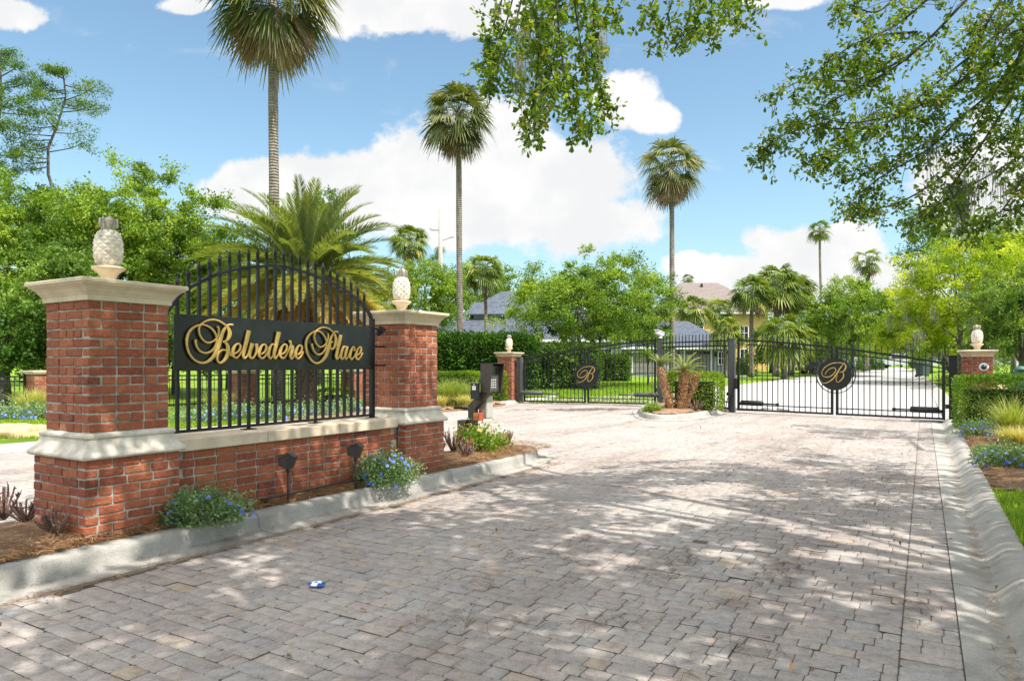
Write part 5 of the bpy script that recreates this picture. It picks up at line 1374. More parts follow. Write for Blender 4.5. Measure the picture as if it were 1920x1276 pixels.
SB = [[(2050,60),(1980,180),(1915,250)], [(2080,160),(1990,300),(1900,350)], [(2000,-60),(1930,60),(1890,160)], [(1900,-60),(1870,60),(1850,160),(1860,240)], [(1800,-60),(1690,40),(1590,90),(1510,150)], [(1850,-40),(1700,110),(1560,190),(1460,260),(1420,288)], [(1700,110),(1600,150),(1510,150),(1442,182)],
      [(1900,40),(1750,160),(1620,260),(1500,302)], [(1950,100),(1800,220),(1680,300),(1572,325)], [(1850,260),(1740,350),(1650,390),(1572,380)], [(2000,220),(1900,300),(1800,360),(1700,420)],
      [(1960,250),(1890,380),(1830,430)], [(1900,-40),(1830,80),(1780,180),(1700,250)], [(1990,0),(1900,120),(1850,200),(1800,280)], [(1970,330),(1930,380),(1870,400)],
      [(1720,-60),(1650,20),(1590,10),(1560,30)], [(1960,-80),(1880,20),(1800,60)], [(1620,240),(1540,240),(1470,220)], [(1800,220),(1740,280),(1640,340),(1600,395)], [(1850,120),(1720,200),(1600,230),(1520,215)],
      [(1760,60),(1660,130),(1580,130)], [(1900,180),(1820,300),(1760,380),(1745,425)], [(1990,120),(1920,200),(1890,300)], [(1980,60),(1900,60),(1840,130)], [(1780,350),(1800,400),(1805,440)], [(1720,60),(1640,70),(1600,110)],
      [(1700,200),(1640,210),(1560,280)], [(1990,280),(1950,330),(1905,330)]]
cB, pC, aC = oak_strands(rs, SB, 7.5, 0.9, 46, 0.15, 0.06, 9)
tC = np.clip(rs.normal(.53, .22, len(pC)), 0, 1)
ccb, pD, tD = crown_cloud(rs, (7.6, 6.0, 5.9), (2.6, 2.6, 1.2), 50, 90, 0.8, 0.5, 0.1, 0.2)
cc2, pD2, tD2 = crown_cloud(rs, (10.7, 11.8, 6.6), (1.7, 1.9, 1.1), 26, 90, 0.7, 0.5, 0.1, 0.2)
ccb = np.concatenate([ccb, cc2]); pD = np.concatenate([pD, pD2]); tD = np.concatenate([tD, tD2])
oak_tree('near oak spreading dark leafy branches over the kerb hedge and mossy trees', (10.2, 6.0, 0.1), 5.4, 0.32, cB,
         [(pD, None, np.clip(tD - .1, 0, 1), 0.14, 0.55, False), (pC, aC, tC, 0.056, 0.5, True)],
         [tuple(P(x, y, 7.5)) for x, y in ((1800, -60), (1900, -60), (2000, 220), (1990, 0))] + [tuple(c) for c in ccb[::8]], 8,
         [tuple(P(x, y, 7.5)) for x, y in ((1800, 330), (1806, 350), (1798, 370), (1812, 340), (1803, 360), (1790, 345), (1808, 385), (1700, 170), (1640, 200), (1850, 300), (1880, 330), (1745, 260))])

# ================================================================ woods on the left
WG = 'trees of the wood behind the sign'
tree('broad bright green tree behind the first length of black fence', 12, 26, 520, 130, 165, 'leafbright', 1, 170, 150, 0.16, 0.8, group=WG)
tree('bright green tree directly behind the near pineapple finial', 205, 28, 490, 130, 165, 'leafbright', 2, 180, 150, 0.16, 0.8, group=WG, tshift=.04)
tree('bright green tree behind the lower end of the sign arch', 330, 29, 500, 105, 150, 'leafbright', 3, 160, 150, 0.16, 0.8, group=WG, tshift=.06)
tree('mid green tree in front of the wood, low beside the near sign pillar', 105, 23, 560, 95, 105, 'leafmid', 4, 80, 110, 0.14, 0.6, group=WG, tshift=.08)
tree('dark shady tree behind the first length of black fence, lowest of the wood', 5, 22.5, 640, 80, 75, 'leafdark', 5, 70, 110, 0.14, 0.6, group=WG, tshift=.12)
tree('mid green tree filling the gap behind the sign arch and the date palm', 430, 33, 560, 95, 130, 'leafmid', 6, 150, 140, 0.17, 0.8, group=WG, tshift=.1)
tree('small leafy tree seen low between the sign pickets, in front of the wood', 265, 24, 610, 95, 85, 'leafmid', 7, 70, 110, 0.14, 0.6, group=WG, tshift=.15)
tree('round dark green tree peeping over the date palm fronds', 600, 40, 440, 62, 85, 'leafmid', 8, 60, 110, 0.16, 0.7, group=WG)
tree('tall mid green tree at the back of the wood, below the crooked pine', 130, 40, 455, 150, 120, 'leafmid', 9, 160, 130, 0.2, 0.9, group=WG, tshift=.05)
tree('dark underwood tree low behind the black fence, between the brick fence pillars', 300, 27, 655, 130, 45, 'leafdark', 17, 90, 120, 0.15, 0.6, group=WG, tshift=.15, trunk_r=.07)
tree('dark underwood tree behind the short brick fence pillar', 90, 24.5, 655, 80, 45, 'leafdark', 18, 60, 120, 0.15, 0.6, group=WG, tshift=.15, trunk_r=.07)
def pine(label, x, D, y0, ytop, spread, seed, bend, layers=8, group='thin pines above the wood'):
    rs = np.random.default_rng(seed); k = D / F; b = B(x, D); t = thing('pine_tree', label, 'tree', b, 0, group); H = P(x, ytop, D).z - b.z; z0 = P(x, y0, D).z - b.z
    mb = MB(); pts = []
    for i in range(13):
        s = i / 12; z = H * s; pts.append(Vector((bend * math.sin(max(0, (z - z0 * .6)) * 0.9) * .5 + bend * s, 0.2 * math.sin(z), z)))
    mb.tube(pts, [0.16 * (1 - .8 * i / 12) for i in range(13)], 7); P_ = []; T_ = []
    for i in range(layers * 3):
        s = z0 / H + (1 - z0 / H) * (i + rs.random()) / (layers * 3); q = pts[min(11, int(s * 12))].lerp(pts[min(12, int(s * 12) + 1)], s * 12 - int(s * 12)); a = rs.uniform(0, 6.28); L = spread * k * (0.35 + .65 * math.sin(math.pi * (0.25 + .7 * (s - z0 / H) / (1 - z0 / H)))) * rs.uniform(.6, 1.05)
        d = Vector((math.cos(a), math.sin(a) * .8, rs.uniform(-.1, .35))); e = q + d * L; m_ = q + d * L * .5 + Vector((0, 0, -.06 * L)); mb.tube([q, m_, e], [.035, .025, .008], 5, caps=False)
        for j in range(9):
            f = rs.uniform(.4, 1.05); c = np.array(q + (e - q) * f) + rs.normal(0, .16 * L, 3) * np.array([1, 1, .45]); n = 48; P_.append(c + rs.normal(0, .15, (n, 3)) * np.array([1, 1, .6])); T_.append(np.clip(rs.normal(.7, .2) + rs.normal(0, .1, n), 0, 1))
    mb.build('trunk', M['barkgrey'], t); leaves('crown', np.concatenate(P_), 0.13, np.concatenate(T_) * .75, M['leafmid'], t, rs, .3, .2)
pine('crooked open-crowned pine against the sky above the wood', 85, 36, 315, 130, 95, 11, 0.7)
pine('sparse pine beside the crooked pine, taller and thinner', -12, 34, 330, 85, 80, 12, 0.2)
pine('small pine tip poking out of the wood near the date palm', 268, 36, 370, 312, 22, 13, 0.2, 3)
pine('pine standing behind the utility pole', 822, 62, 560, 470, 45, 14, 0.4, 5)
MG = 'trees between the palms beyond the lawn'
tree('mid green tree between the date palm and the far pineapple finial', 690, 46, 590, 85, 95, 'leafmid', 21, 120, 130, 0.2, 0.9, group=MG, tshift=.1)
tree('bright tree between the far pineapple finial and the tall pale-trunked palm', 798, 48, 575, 75, 85, 'leafbright', 22, 120, 130, 0.2, 0.9, group=MG)
tree('pale green tree behind the blue-grey roof', 905, 66, 545, 75, 62, 'leafbright', 23, 90, 120, 0.26, 1.1, group=MG)
tree('dark green undergrowth tree low behind the far sign pillar', 760, 42, 655, 85, 50, 'leafmid', 24, 50, 90, 0.17, 0.7, group=MG)
tree('large rounded many-stemmed tree in front of the blue-grey house', 1105, 38, 575, 160, 96, 'leafbright', 25, 290, 180, 0.15, 0.8, trunks=5, trunk_r=0.09, up=.3, nl=26, bottom=-0.85, shell=.35, lump=.2)
tree('drooping low bough of leaves beside the many-stemmed tree, against the tall palm trunk', 1215, 39.5, 625, 50, 55, 'leafbright', 26, 40, 100, 0.15, 0.6, trunk_r=.06, group=MG)
hedge('tall dark glossy hedge behind the low clipped hedge and the lawn gate', (B(770, 33.5), B(1010, 33.5)), 0.1, 2.2, 2.75, 'leafdark', 31, 300, 0.16, 'tall_hedge', None, 0.6, 0.10)
hedge('tall loose dark hedge behind the lawn gate, next to the glossy one', (B(1010, 34.5), B(1130, 34.5)), 0.1, 2.0, 2.3, 'leafmid', 32, 300, 0.15, 'tall_hedge', None, 0.6, 0.12)
hedge('low clipped hedge with bright flat top ending at the lawn gate pillar', (B(700, 24.9), B(950, 24.5)), 0.05, 1.3, 1.06, 'hedge', 33, 900, 0.06, 'clipped_hedge', None, 0.12, 0.03)
hedge('clipped hedge block in the planter behind the small stubby palms', (R(*[toR(B(1247, 19.6))[0], toR(B(1247, 19.6))[1]]), B(1350, 19.0)), 0.12, 0.9, 1.04, 'hedge', 34, 1100, 0.055, 'clipped_hedge', None, 0.15, 0.035)
hedge('loose green hedge under the many-stemmed tree, beside the garage doors', (B(1118, 44), B(1184, 44)), 0.28, 1.4, 1.75, 'leafmid', 37, 320, 0.13, 'garden_hedge', None, 0.5, 0.1)
hedge('clipped hedge beside the kerb, in front of the pillar with the dome camera', (RV(16.7, 0.36), R(16.7, 9.0)), 0.06, 1.2, 1.08, 'hedgedeep', 35, 1700, 0.05, 'clipped_hedge', None, 0.09, 0.035)

# ================================================================ palms
PG = 'tall slender palms'
fan_palm('fan_palm', 'tallest palm with shaggy brown skirt, rising behind the date palm', 521, 23.5, 754, -22, 262, 0.175, 41, PG, 74, 0.36, x_top=508, seg=26, droop=1.0, m='palmold', tint=.58)
fan_palm('fan_palm', 'tall slender palm with pale trunk rising behind the low flat-topped hedge', 865, 36, 690, 212, 148, 0.16, 42, PG, 66, 0.26, x_top=857, seg=20, m='palmold', tint=.5)
fan_palm('fan_palm', 'tall palm behind the large rounded many-stemmed tree', 1261, 40, 690, 309, 134, 0.15, 43, PG, 64, 0.36, x_top=1258, seg=20, m='palmold', tint=.66)
fan_palm('fan_palm', 'slim medium palm with loose crown in front of the blue-grey roof', 912, 42, 690, 505, 88, 0.11, 44, PG, 44, 0.1, x_top=909, seg=18, m='palm', tint=.55)
BG = 'small palms seen beyond the gates'
fan_palm('fan_palm', 'bushy dark palm beside the utility pole', 769, 55, 600, 450, 84, 0.18, 45, BG, 46, 0.05, seg=16)
fan_palm('fan_palm', 'tiny far palm on a thin stem over the street gate', 1543, 90, 560, 428, 48, 0.16, 46, BG, 30, 0.2, x_top=1537, seg=12)
fan_palm('fan_palm', 'shaggy far palm over the rounded fresh green tree', 1627, 75, 560, 485, 62, 0.22, 47, BG, 30, 0.35, seg=12)
fan_palm('fan_palm', 'palm with clean pale trunk at the yellow house wall corner', 1409, 55, 690, 545, 92, 0.17, 48, BG, 46, 0.08, seg=16, tint=.5)
fan_palm('fan_palm', 'full-crowned palm with brown boots, taller of the close pair', 1455, 57, 690, 530, 108, 0.22, 49, BG, 60, 0.12, seg=16, boots=.25, tint=.52)
fan_palm('fan_palm', 'full-crowned palm with brown boots, shorter of the close pair', 1483, 60, 690, 545, 104, 0.22, 50, BG, 60, 0.12, seg=16, boots=.3, tint=.55)
fan_palm('fan_palm', 'short palm in front of the yellow house, next to the tall palm trunk', 1302, 66, 680, 578, 74, 0.2, 51, BG, 44, 0.05, seg=14, tint=.6)
fan_palm('fan_palm', 'short palm in front of the taupe roof, next to the pale-trunked palm', 1348, 68, 680, 580, 70, 0.2, 52, BG, 44, 0.05, seg=14, tint=.55)
fan_palm('fan_palm', 'tiny far palm peeping over the taupe roof', 1290, 100, 640, 522, 28, 0.16, 53, BG, 24, 0.0, seg=10)
fan_palm('fan_palm', 'low yellow-green fan palm over the garage roof', 1360, 54, 680, 618, 74, 0.15, 54, BG, 46, 0.0, seg=14, tint=.72)
fan_palm('fan_palm', 'low fan palm under the close pair of palms', 1470, 50, 690, 628, 112, 0.2, 55, BG, 54, 0.05, seg=16, tint=.68)
fan_palm('fan_palm', 'low yellowing fan palm behind the street gate medallion', 1522, 69, 690, 650, 70, 0.22, 56, BG, 40, 0.1, seg=14, tint=.8)
date_palm('date_palm', 'large date palm with arching feathery fronds and orange old leaves behind the sign', 572, 21.5, 528, 0.26, 3.15, 61, 180, pairs=80, head_r=.4, up0=1.4)
# three stubby palms of the planter
b = G(1270, 763, 0.17); b = B(1270, 19.3, 0.16)
t = thing('pygmy_palm', 'stubby three-stemmed palm with shaggy orange trunks in the planter', 'palm', b, 0)
rs = np.random.default_rng(62)
for (bx, tx, ty, rr, fr) in ((1259, 1239, 688, .085, 14), (1275, 1284, 697, .105, 26), (1281, 1306, 702, .075, 0)):
    p0 = B(bx, 19.3, 0.16) - b; p1 = P(tx, ty, 19.3) - b; mb = MB()
    c = [p0.lerp(p1, i / 6) + Vector((0.05 * math.sin(i / 6 * 3.14), 0, 0)) * (1 if tx > bx else -.6) for i in range(7)]
    mb.tube(c, [rr * (1 - .25 * i / 6) for i in range(7)], 9, jit=.08)
    for i in range(240):
        s = rs.uniform(.05, 1); q = c[min(5, int(s * 6))].lerp(c[min(6, int(s * 6) + 1)], s * 6 - int(s * 6)); a = rs.uniform(0, 6.28); d = Vector((math.cos(a), math.sin(a), 0)); mb.bar(q + d * rr * .6, q + d * rr * rs.uniform(1.3, 2.0) + Vector((0, 0, rr * rs.uniform(.3, 1.3))), .022, .010)
    mb.build('trunk', M['pygmy'], t)
    if fr:
        V = []; Q = []; T = []; top = np.array(p1)
        for i in range(fr):
            f = i / fr; el = 1.45 - (1.2 if fr > 20 else .5) * f; az = i * 2.4; d = np.array([math.cos(az), math.sin(az), 0]); L = rs.uniform(.5, .72) * (1 if fr > 20 else .7); p = top.copy(); a = el
            for s in range(9):
                v = d * math.cos(a) + np.array([0, 0, math.sin(a)]); q = p + v * L / 9; side = np.array([-d[1], d[0], 0]); w = .006; kk = len(V); V += [p - side * w, p + side * w, q + side * w, q - side * w]; Q.append([kk, kk + 1, kk + 2, kk + 3]); T.append(.45)
                for sg in (-1, 1):
                    for o in (0, .5):
                        dd = unit(v * .7 + side * sg * .7 + np.array([0, 0, .2])); ll = .17 * (1 - .5 * s / 9); e = p + (q - p) * o; up = unit(np.cross(dd, side + 1e-3)); kk = len(V); V += [e, e + dd * ll * .5 + up * .009, e + dd * ll, e + dd * ll * .5 - up * .009]; Q.append([kk, kk + 1, kk + 2, kk + 3]); T.append(float(rs.uniform(.1, .5)))
                p = q; a -= .10
        np_mesh('crown', V, Q, M['date'], t, T)

# ================================================================ right-hand trees
RG = 'trees along the street beyond the gates'
tree('rounded fresh green tree behind the street gate medallion', 1598, 56, 606, 98, 84, 'leafbright', 71, 190, 150, 0.2, 1.0, group=RG)
tree('lime green mossy tree behind the camera pillar', 1800, 40, 552, 130, 110, 'leaflime', 72, 190, 140, 0.17, 0.85, group=RG, moss=40, flat=.4)
tree('lime green lower boughs beside the white pineapple of the camera pillar', 1722, 44, 615, 75, 62, 'leaflime', 73, 100, 140, 0.18, 0.75, group=RG, flat=.4, moss=3, tshift=-.05, dx=2.6)
tree('tall open oak rising behind the lime green tree', 1745, 66, 470, 62, 70, 'leafmid', 74, 60, 90, 0.26, 1.2, group=RG, tshift=.05)
tree('dense shady tree behind the kerb hedge', 1915, 34, 600, 95, 90, 'leafmid', 75, 140, 140, 0.16, 0.7, group=RG, moss=24, tshift=.05)
tree('lime green tree top above the shady tree behind the kerb hedge', 1900, 46, 480, 80, 65, 'leaflime', 76, 100, 130, 0.19, 0.9, group=RG, flat=.45, tshift=-.1, moss=4)
tree('dark tree behind the street end, beyond the sloping gate leaf', 1690, 100, 634, 84, 42, 'leafmid', 77, 110, 110, 0.3, 1.3, group=RG)
tree('low bushy tree behind the pickup truck', 1780, 72, 655, 75, 42, 'leafbright', 78, 90, 120, 0.27, 1.1, group=RG)
tree('bushy green tree behind the low fan palms', 1540, 66, 645, 85, 50, 'leafmid', 79, 110, 120, 0.24, 1.0, group=RG, tshift=.08)
tree('dark rounded shrub tree behind the yellow house palms', 1445, 70, 652, 55, 42, 'leafmid', 80, 80, 120, 0.24, 0.9, group=RG)
for i, (x, y, D, rx, ry, mm, lab) in enumerate(((1390, 688, 60, 26, 14, 'leafbright', 'small round bush beside the garage, behind the fence panel'), (1575, 688, 72, 46, 15, 'leafdark', 'dark low bush behind the black car'), (1628, 684, 80, 26, 12, 'leafdark', 'dark low bush beside the far street, beyond the medallion'), (1800, 690, 40, 40, 14, 'leafbright', 'bright low bush behind the camera pillar'), (1880, 690, 32, 40, 16, 'leafmid', 'green low bush behind the kerb hedge'), (1010, 690, 46, 60, 10, 'leafmid', 'low foundation bush behind the lawn gate'))):
    k = D / F; p = B(x, D); shrub(lab, p, rx * k, rx * k * .7, ry * 2.2 * k, mm, 300 + i, 2200, 0.16 * D / 60, 0, name='garden_bush', cat='bush', group='bushes beyond the gates', cr=.5)
# far woods that read as one mass
rs = np.random.default_rng(90); pp = []; tt = []
for i in range(420):
    x = rs.uniform(-90, 110); y = rs.uniform(128, 165); h = rs.uniform(5, 12); c = np.array([x, y, 1.0 + h * rs.uniform(.2, 1)]); n = 60
    pp.append(c + rs.normal(0, 1.0, (n, 3)) * np.array([1.6, 1.2, 1.0])); tt.append(np.clip(rs.normal(.45, .2) + rs.normal(0, .12, n), 0, 1))
o = leaves('distant_woods', np.concatenate(pp), 0.75, np.concatenate(tt), M['leafmid'], None, rs, .6, .3); tag(o, None, None, None, 'stuff')

# ================================================================ beds in front
def on_v(x, v, z=0.0):
    t_ = (x - CX) / F; D = v / (UY * t_ - UX); p = B(x, D); return Vector((p.x, p.y, z))
shrub('blue-flowered silvery shrub at the foot of the near sign pillar', on_v(382, -4.96, 0.17), 0.36, 0.24, 0.20, 'bluedaze', 201, 5200, 0.028, 34, group='blue-flowered shrubs along the sign wall', cr=.09)
shrub('rounder blue-flowered shrub spilling over the kerb in front of the far sign pillar', on_v(724, -4.93, 0.17), 0.29, 0.26, 0.31, 'bluedaze', 202, 5600, 0.028, 60, group='blue-flowered shrubs along the sign wall', cr=.09, tsh=-.08)
shrub('rose bush with coral blooms at the foot of the keypad post', B(896, 9.75, 0.17), 0.30, 0.26, 0.42, 'leafbright', 203, 1300, 0.05, 26, 'redflower', 'rose_bush', fl=.030, cr=.12, six=True, tsh=.05)
shrub('small rose bush with coral tips beside the keypad post, nearer the island tip', B(934, 10.2, 0.17), 0.17, 0.15, 0.26, 'leafbright', 204, 300, 0.05, 12, 'redflower', 'rose_bush', fl=.026, cr=.10, six=True, tsh=.2)
for i, (x, D, r, h, lab) in enumerate(((6, 5.55, .17, .24, 'bare brown shrub farthest from the near sign pillar, on the mulch'), (48, 5.45, .14, .17, 'bare brown shrub with curling stems between two others by the near sign pillar'), (108, 5.0, .14, .20, 'bare brown shrub touching the corner of the near sign pillar'), (850, 9.7, .19, .32, 'bare brown shrub between the far sign pillar and the keypad post'), (873, 9.2, .15, .24, 'small bare brown shrub in front of the keypad post base'), (948, 10.4, .15, .22, 'bare brown spiky shrub at the tip of the sign island'), (818, 9.3, .13, .18, 'bare brown shrub at the corner of the far sign pillar'), (1305, 18.9, .28, .26, 'bare brown shrub under the planter palms'))):
    dead_shrub(lab, B(x, D, 0.18), r, h, 210 + i, 20)
shrub('tiny bright green shrub at the tip of the planter', B(1222, 18.6, 0.15), 0.24, 0.2, 0.18, 'leafbright', 221, 900, 0.05, 0, name='green_shrub', cr=.09)
# beds by the right kerb
shrub('low silvery shrub with pale blue flowers under the kerb hedge', B(1842, 12.5, 0.14), 0.44, 0.34, 0.22, 'bluedaze', 231, 3200, .04, 90, group='blue-flowered ground cover by the entry kerb', cr=.12, tsh=.15)
shrub('low green shrub with pale blue flowers on the mulch, nearest the lawn', B(1893, 8.75, 0.14), 0.36, 0.32, 0.20, 'bluedaze', 232, 3600, .035, 60, group='blue-flowered ground cover by the entry kerb', cr=.12)
shrub('small pale shrub between the kerb and the green flowered one', B(1852, 9.6, 0.13), 0.17, 0.16, 0.11, 'bluedaze', 233, 1200, .035, 14, group='blue-flowered ground cover by the entry kerb', cr=.09, tsh=.1)
grass_clump('tall fountain grass with a brown skirt in front of the kerb hedge', B(1897, 11.5, 0.14), 0.80, 0.15, 241, 520, lean=(.2, 1.0))
grass_clump('brown tussock of old grass under the tall fountain grass', B(1905, 11.0, 0.14), 0.34, 0.20, 242, 900, lean=(.3, 1.6), tint=.9, w=.005)
grass_clump('bright fountain grass before the low clipped hedge, next to the far sign pillar', B(848, 22.2, 0.1), 0.95, 0.35, 243, 700, lean=(.2, 1.0), w=.012, tint=.32)
grass_clump('bright fountain grass directly behind the keypad hood', B(893, 22.6, 0.1), 0.85, 0.3, 244, 500, lean=(.2, 1.1), w=.012, tint=.4)
grass_clump('tan tuft of grass beside the far sign pillar', B(824, 21.4, 0.1), 0.45, 0.2, 245, 400, lean=(.4, 1.4), w=.010, tint=.9)
grass_clump('tan tuft of grass behind the keypad post', B(872, 21.6, 0.1), 0.48, 0.2, 246, 400, lean=(.4, 1.4), w=.010, tint=.85)
grass_clump('tan and green grass clump in front of the first short fence pillar', B(60, 18.6, 0.08), 0.75, 0.3, 247, 600, lean=(.2, 1.0), w=.011, tint=.7)
grass_clump('wispy grass clump seen low under the first letter of the sign', B(410, 19.5, 0.08), 0.7, 0.25, 248, 400, lean=(.2, 1.0), w=.011, tint=.65)
for i, (x, D, rx, lab) in enumerate(((385, 16.2, .75, 'silvery ground cover patch under the big initial of the sign'), (450, 16.6, .8, 'silvery ground cover patch behind the fifth to eighth sign pickets'), (515, 17.0, .8, 'silvery ground cover patch nearest the fence pillar behind the sign'), (590, 18.2, .75, 'green flowered ground cover in front of the date palm trunk'), (655, 19.4, .7, 'green ground cover patch under the last word of the sign'), (15, 16.8, .8, 'silvery ground cover patch beyond the exit lane, by the boulder'), (75, 16.9, .5, 'silvery ground cover patch beside the near sign pillar, across the lane'))):
    shrub(lab, B(x, D, 0.09), rx, .5, .26, 'bluedaze', 260 + i, 2200, .06, 50, group='silvery ground cover across the exit lane', name='ground_cover', cat='ground cover', cr=.2, tsh=.08, fl=.035)
hedge('low bright green border hedge glimpsed under the sign beside the date palm trunk', (B(605, 22.5), B(668, 23.2)), 0.08, .6, .5, 'hedge', 36, 500, .07, 'border_hedge', None, .15, .04)
# boulder
mbk = np.random.default_rng(55); p = B(35, 12.9, 0.04); mb = MB(); mb.ball((0, 0, .1), 1, 22, 14, (1, 1, 1)); from mathutils import noise as mnz
mb.v = [Vector((v.x * .56, v.y * .3, (v.z - .1) * .22 + .08)) * (1 + .30 * mnz.noise(v * 1.6 + Vector((3, 1, 2))) + .10 * mnz.noise(v * 5)) for v in mb.v]
tag(mb.build('boulder', M['rock'], None, p, .2), 'tan angular boulder on the lawn across the exit lane, near the black fence', 'boulder')
p = B(1876, 30, 0.1); mb = MB(); mb.ball((0, 0, .1), 1, 14, 9); mb.v = [Vector((v.x * .3, v.y * .25, (v.z - .1) * .22 + .1)) * (1 + .3 * mnz.noise(v * 1.7)) for v in mb.v]
tag(mb.build('garden_stone', M['rock'], None, p), 'small pinkish garden stone behind the kerb hedge', 'stone')

# ================================================================ blades, needles, litter of leaves
def road_sampler(u0, u1, v0, v1, z, dens=None):
    def f(rs):
        u, v = rs.uniform(u0, u1), rs.uniform(v0, v1); p = RV(u, v, z); return (p.x, p.y, p.z + rise(p.y))
    return f
field('verge_grass', 26000, road_sampler(2.5, 8.75, 0.44, 2.8, 0.09), 0.075, 0.0035, 'grass', 1)
def lawn_s(rs):
    D = rs.uniform(12.5, 17.5); x = rs.uniform(-40, 700); p = B(x, D, .075); u, v = toR(p); return (p.x, p.y, p.z) if v < XL - .5 else None
field('lawn_grass', 24000, lawn_s, 0.09, 0.008, 'grass', 2, (.1, .9))
def lawn_far(rs):
    D = rs.uniform(24.5, 44); x = rs.uniform(975, 1240) if rs.random() < .75 else rs.uniform(560, 980); p = B(x, D, -.02); return (p.x, p.y, p.z)
field('gate_lawn_grass', 16000, lawn_far, 0.12, 0.016, 'grass', 3, (.1, .9))
def isl_s(rs):
    u, v = rs.uniform(.3, 9.4), VE - .34 - rs.beta(.7, 2.2) * 1.3; p = R(u, v, .165)
    if not islu(u, v): return None
    uu, vv = u - PU0, v - PV
    e = .05 * min(1, max(0, -(v - (VE - .36)) / .3)); return (p.x, p.y, .165 + e + rs.uniform(0, .02))
field('island_straw', 14000, isl_s, 0.13, 0.0020, 'straw', 4, flat=True)
field('verge_straw', 16000, road_sampler(8.75, 16, .46, 3.0, .155), 0.16, 0.0022, 'straw', 5, flat=True)
def needle_s(rs):
    r = rs.random()
    if r < .30: u, v, z = rs.uniform(.5, 9), VE + rs.normal(.01, .035), .012
    elif r < .40: u, v, z = rs.uniform(.5, 9), VE - .19 + rs.normal(0, .02), .03
    elif r < .46: u, v, z = rs.uniform(1, 16), rs.normal(-.26, .10), .006
    elif r < .66: u, v, z = rs.uniform(1, 16), .2 + rs.normal(0, .05), -.008
    else:
        u, v, z = rs.uniform(.5, 17), rs.uniform(VE, 0), .006
    if islu(u, v) and z < .01: return None
    p = R(u, v + (shv(u) if v > -.8 else 0), z); return (p.x, p.y, p.z)
field('fallen_needles', 5200, needle_s, 0.13, 0.0013, 'straw', 6, flat=True)
def needle_clump(rs):
    i = rs.integers(0, 46); q = np.random.default_rng(1000 + i); u0, v0 = (q.uniform(1.5, 11), q.uniform(-2.6, .1)) if i % 4 else (q.uniform(1.5, 14), q.uniform(VE, 0))
    u, v = u0 + rs.normal(0, .10), v0 + rs.normal(0, .10); p = R(u, v, .008); return (p.x, p.y, p.z)
field('needle_tufts', 1500, needle_clump, 0.17, 0.0014, 'strawdark', 8, flat=True)
rs = np.random.default_rng(77); n = 230; pp = []
while len(pp) < n:
    q = np.array([rs.uniform(1, 18), rs.uniform(VE, .4)])
    if not islu(*q) and not plu(*q): p = R(q[0], q[1], .010); pp.append((p.x, p.y, p.z))
pp = np.array(pp); o = leaves('fallen_leaves', pp, .042, rs.uniform(.3, 1, n), M['straw'], None, rs, .5, 3.0, None, 0, .15, True); tag(o, None, None, None, 'stuff')
# ================================================================ houses
def hip_house(name, label, x0, x1, D, y_eave, y_ridge, xr0, xr1, depth, wall, roof, base_y=None, over=0.5, cat='house', fascia='trim'):
    """house whose front wall stands at depth D between photo columns x0..x1"""
    k = D / F; a = B(x0, D); b = B(x1, D); g = rise(D); c = (a + b) / 2; W = b.x - a.x
    t = thing(name, label, cat, (c.x, D, g), 0)
    ze = P(0, y_eave, D).z - g; zr = P(0, y_ridge, D + depth / 2).z - g
    r0 = P(xr0, 0, D + depth / 2).x - c.x; r1 = P(xr1, 0, D + depth / 2).x - c.x
    mb = MB(); mb.box((0, depth / 2, ze / 2 - .15), (W / 2, depth / 2, ze / 2 + .15)); mb.build('wall', M[wall], t)
    mb = MB(); o = over; X = W / 2 + o
    vs = [Vector(v) for v in ((-X, -o, ze), (X, -o, ze), (X, depth + o, ze), (-X, depth + o, ze), (r0, depth / 2, zr), (r1, depth / 2, zr), (-X, -o, ze - .08), (X, -o, ze - .08), (X, depth + o, ze - .08), (-X, depth + o, ze - .08))]
    mb.add(vs, [(0, 1, 5, 4), (1, 2, 5), (2, 3, 4, 5), (3, 0, 4), (6, 9, 8, 7)] + [(6, 7, 1, 0), (7, 8, 2, 1), (8, 9, 3, 2), (9, 6, 0, 3)]); mb.build('roof', M[roof], t)
    mb = MB(); mb.box((0, -o + .03, ze - .18), (X, .03, .1)); mb.box((X - .03, depth / 2, ze - .18), (.03, depth / 2 + o, .1)); mb.box((-X + .03, depth / 2, ze - .18), (.03, depth / 2 + o, .1)); mb.build('fascia', M[fascia], t)
    return t, c, g, ze
def opening(t, c, g, D, x0, y0, x1, y1, kind, mat, frame='trim', panes=0):
    p0 = P(x0, y1, D); p1 = P(x1, y0, D); cx = (p0.x + p1.x) / 2 - c.x; cz = (p0.z + p1.z) / 2 - g; w = (p1.x - p0.x) / 2; h = (p1.z - p0.z) / 2
    mb = MB(); mb.box((cx, -.03, cz), (w, .03, h)); 
    if kind == 'garage_door':
        for i in range(4): mb.box((cx, -.065, cz - h + (i + .5) * h / 2), (w - .05, .008, h / 4 - .025))
    o = mb.build(kind, M[mat], t)
    mb = MB(); f = .08
    mb.box((cx, -.05, cz + h + f / 2), (w + f, .05, f / 2)); mb.box((cx - w - f / 2, -.05, cz), (f / 2, .05, h)); mb.box((cx + w + f / 2, -.05, cz), (f / 2, .05, h))
    if kind == 'window': mb.box((cx, -.06, cz - h - f / 2), (w + f, .06, f / 2)); mb.box((cx, -.065, cz), (.025, .006, h)); mb.box((cx, -.065, cz), (w, .006, .025))
    mb.build('frame', M[frame], o)
    if panes:
        mb = MB()
        for i in range(panes): mb.box((cx - w + (i + .5) * 2 * w / panes, -.078, cz + h * .76), (w / panes * .8, .006, h * .12))
        mb.build('glass', M['dark'], o)
    return o
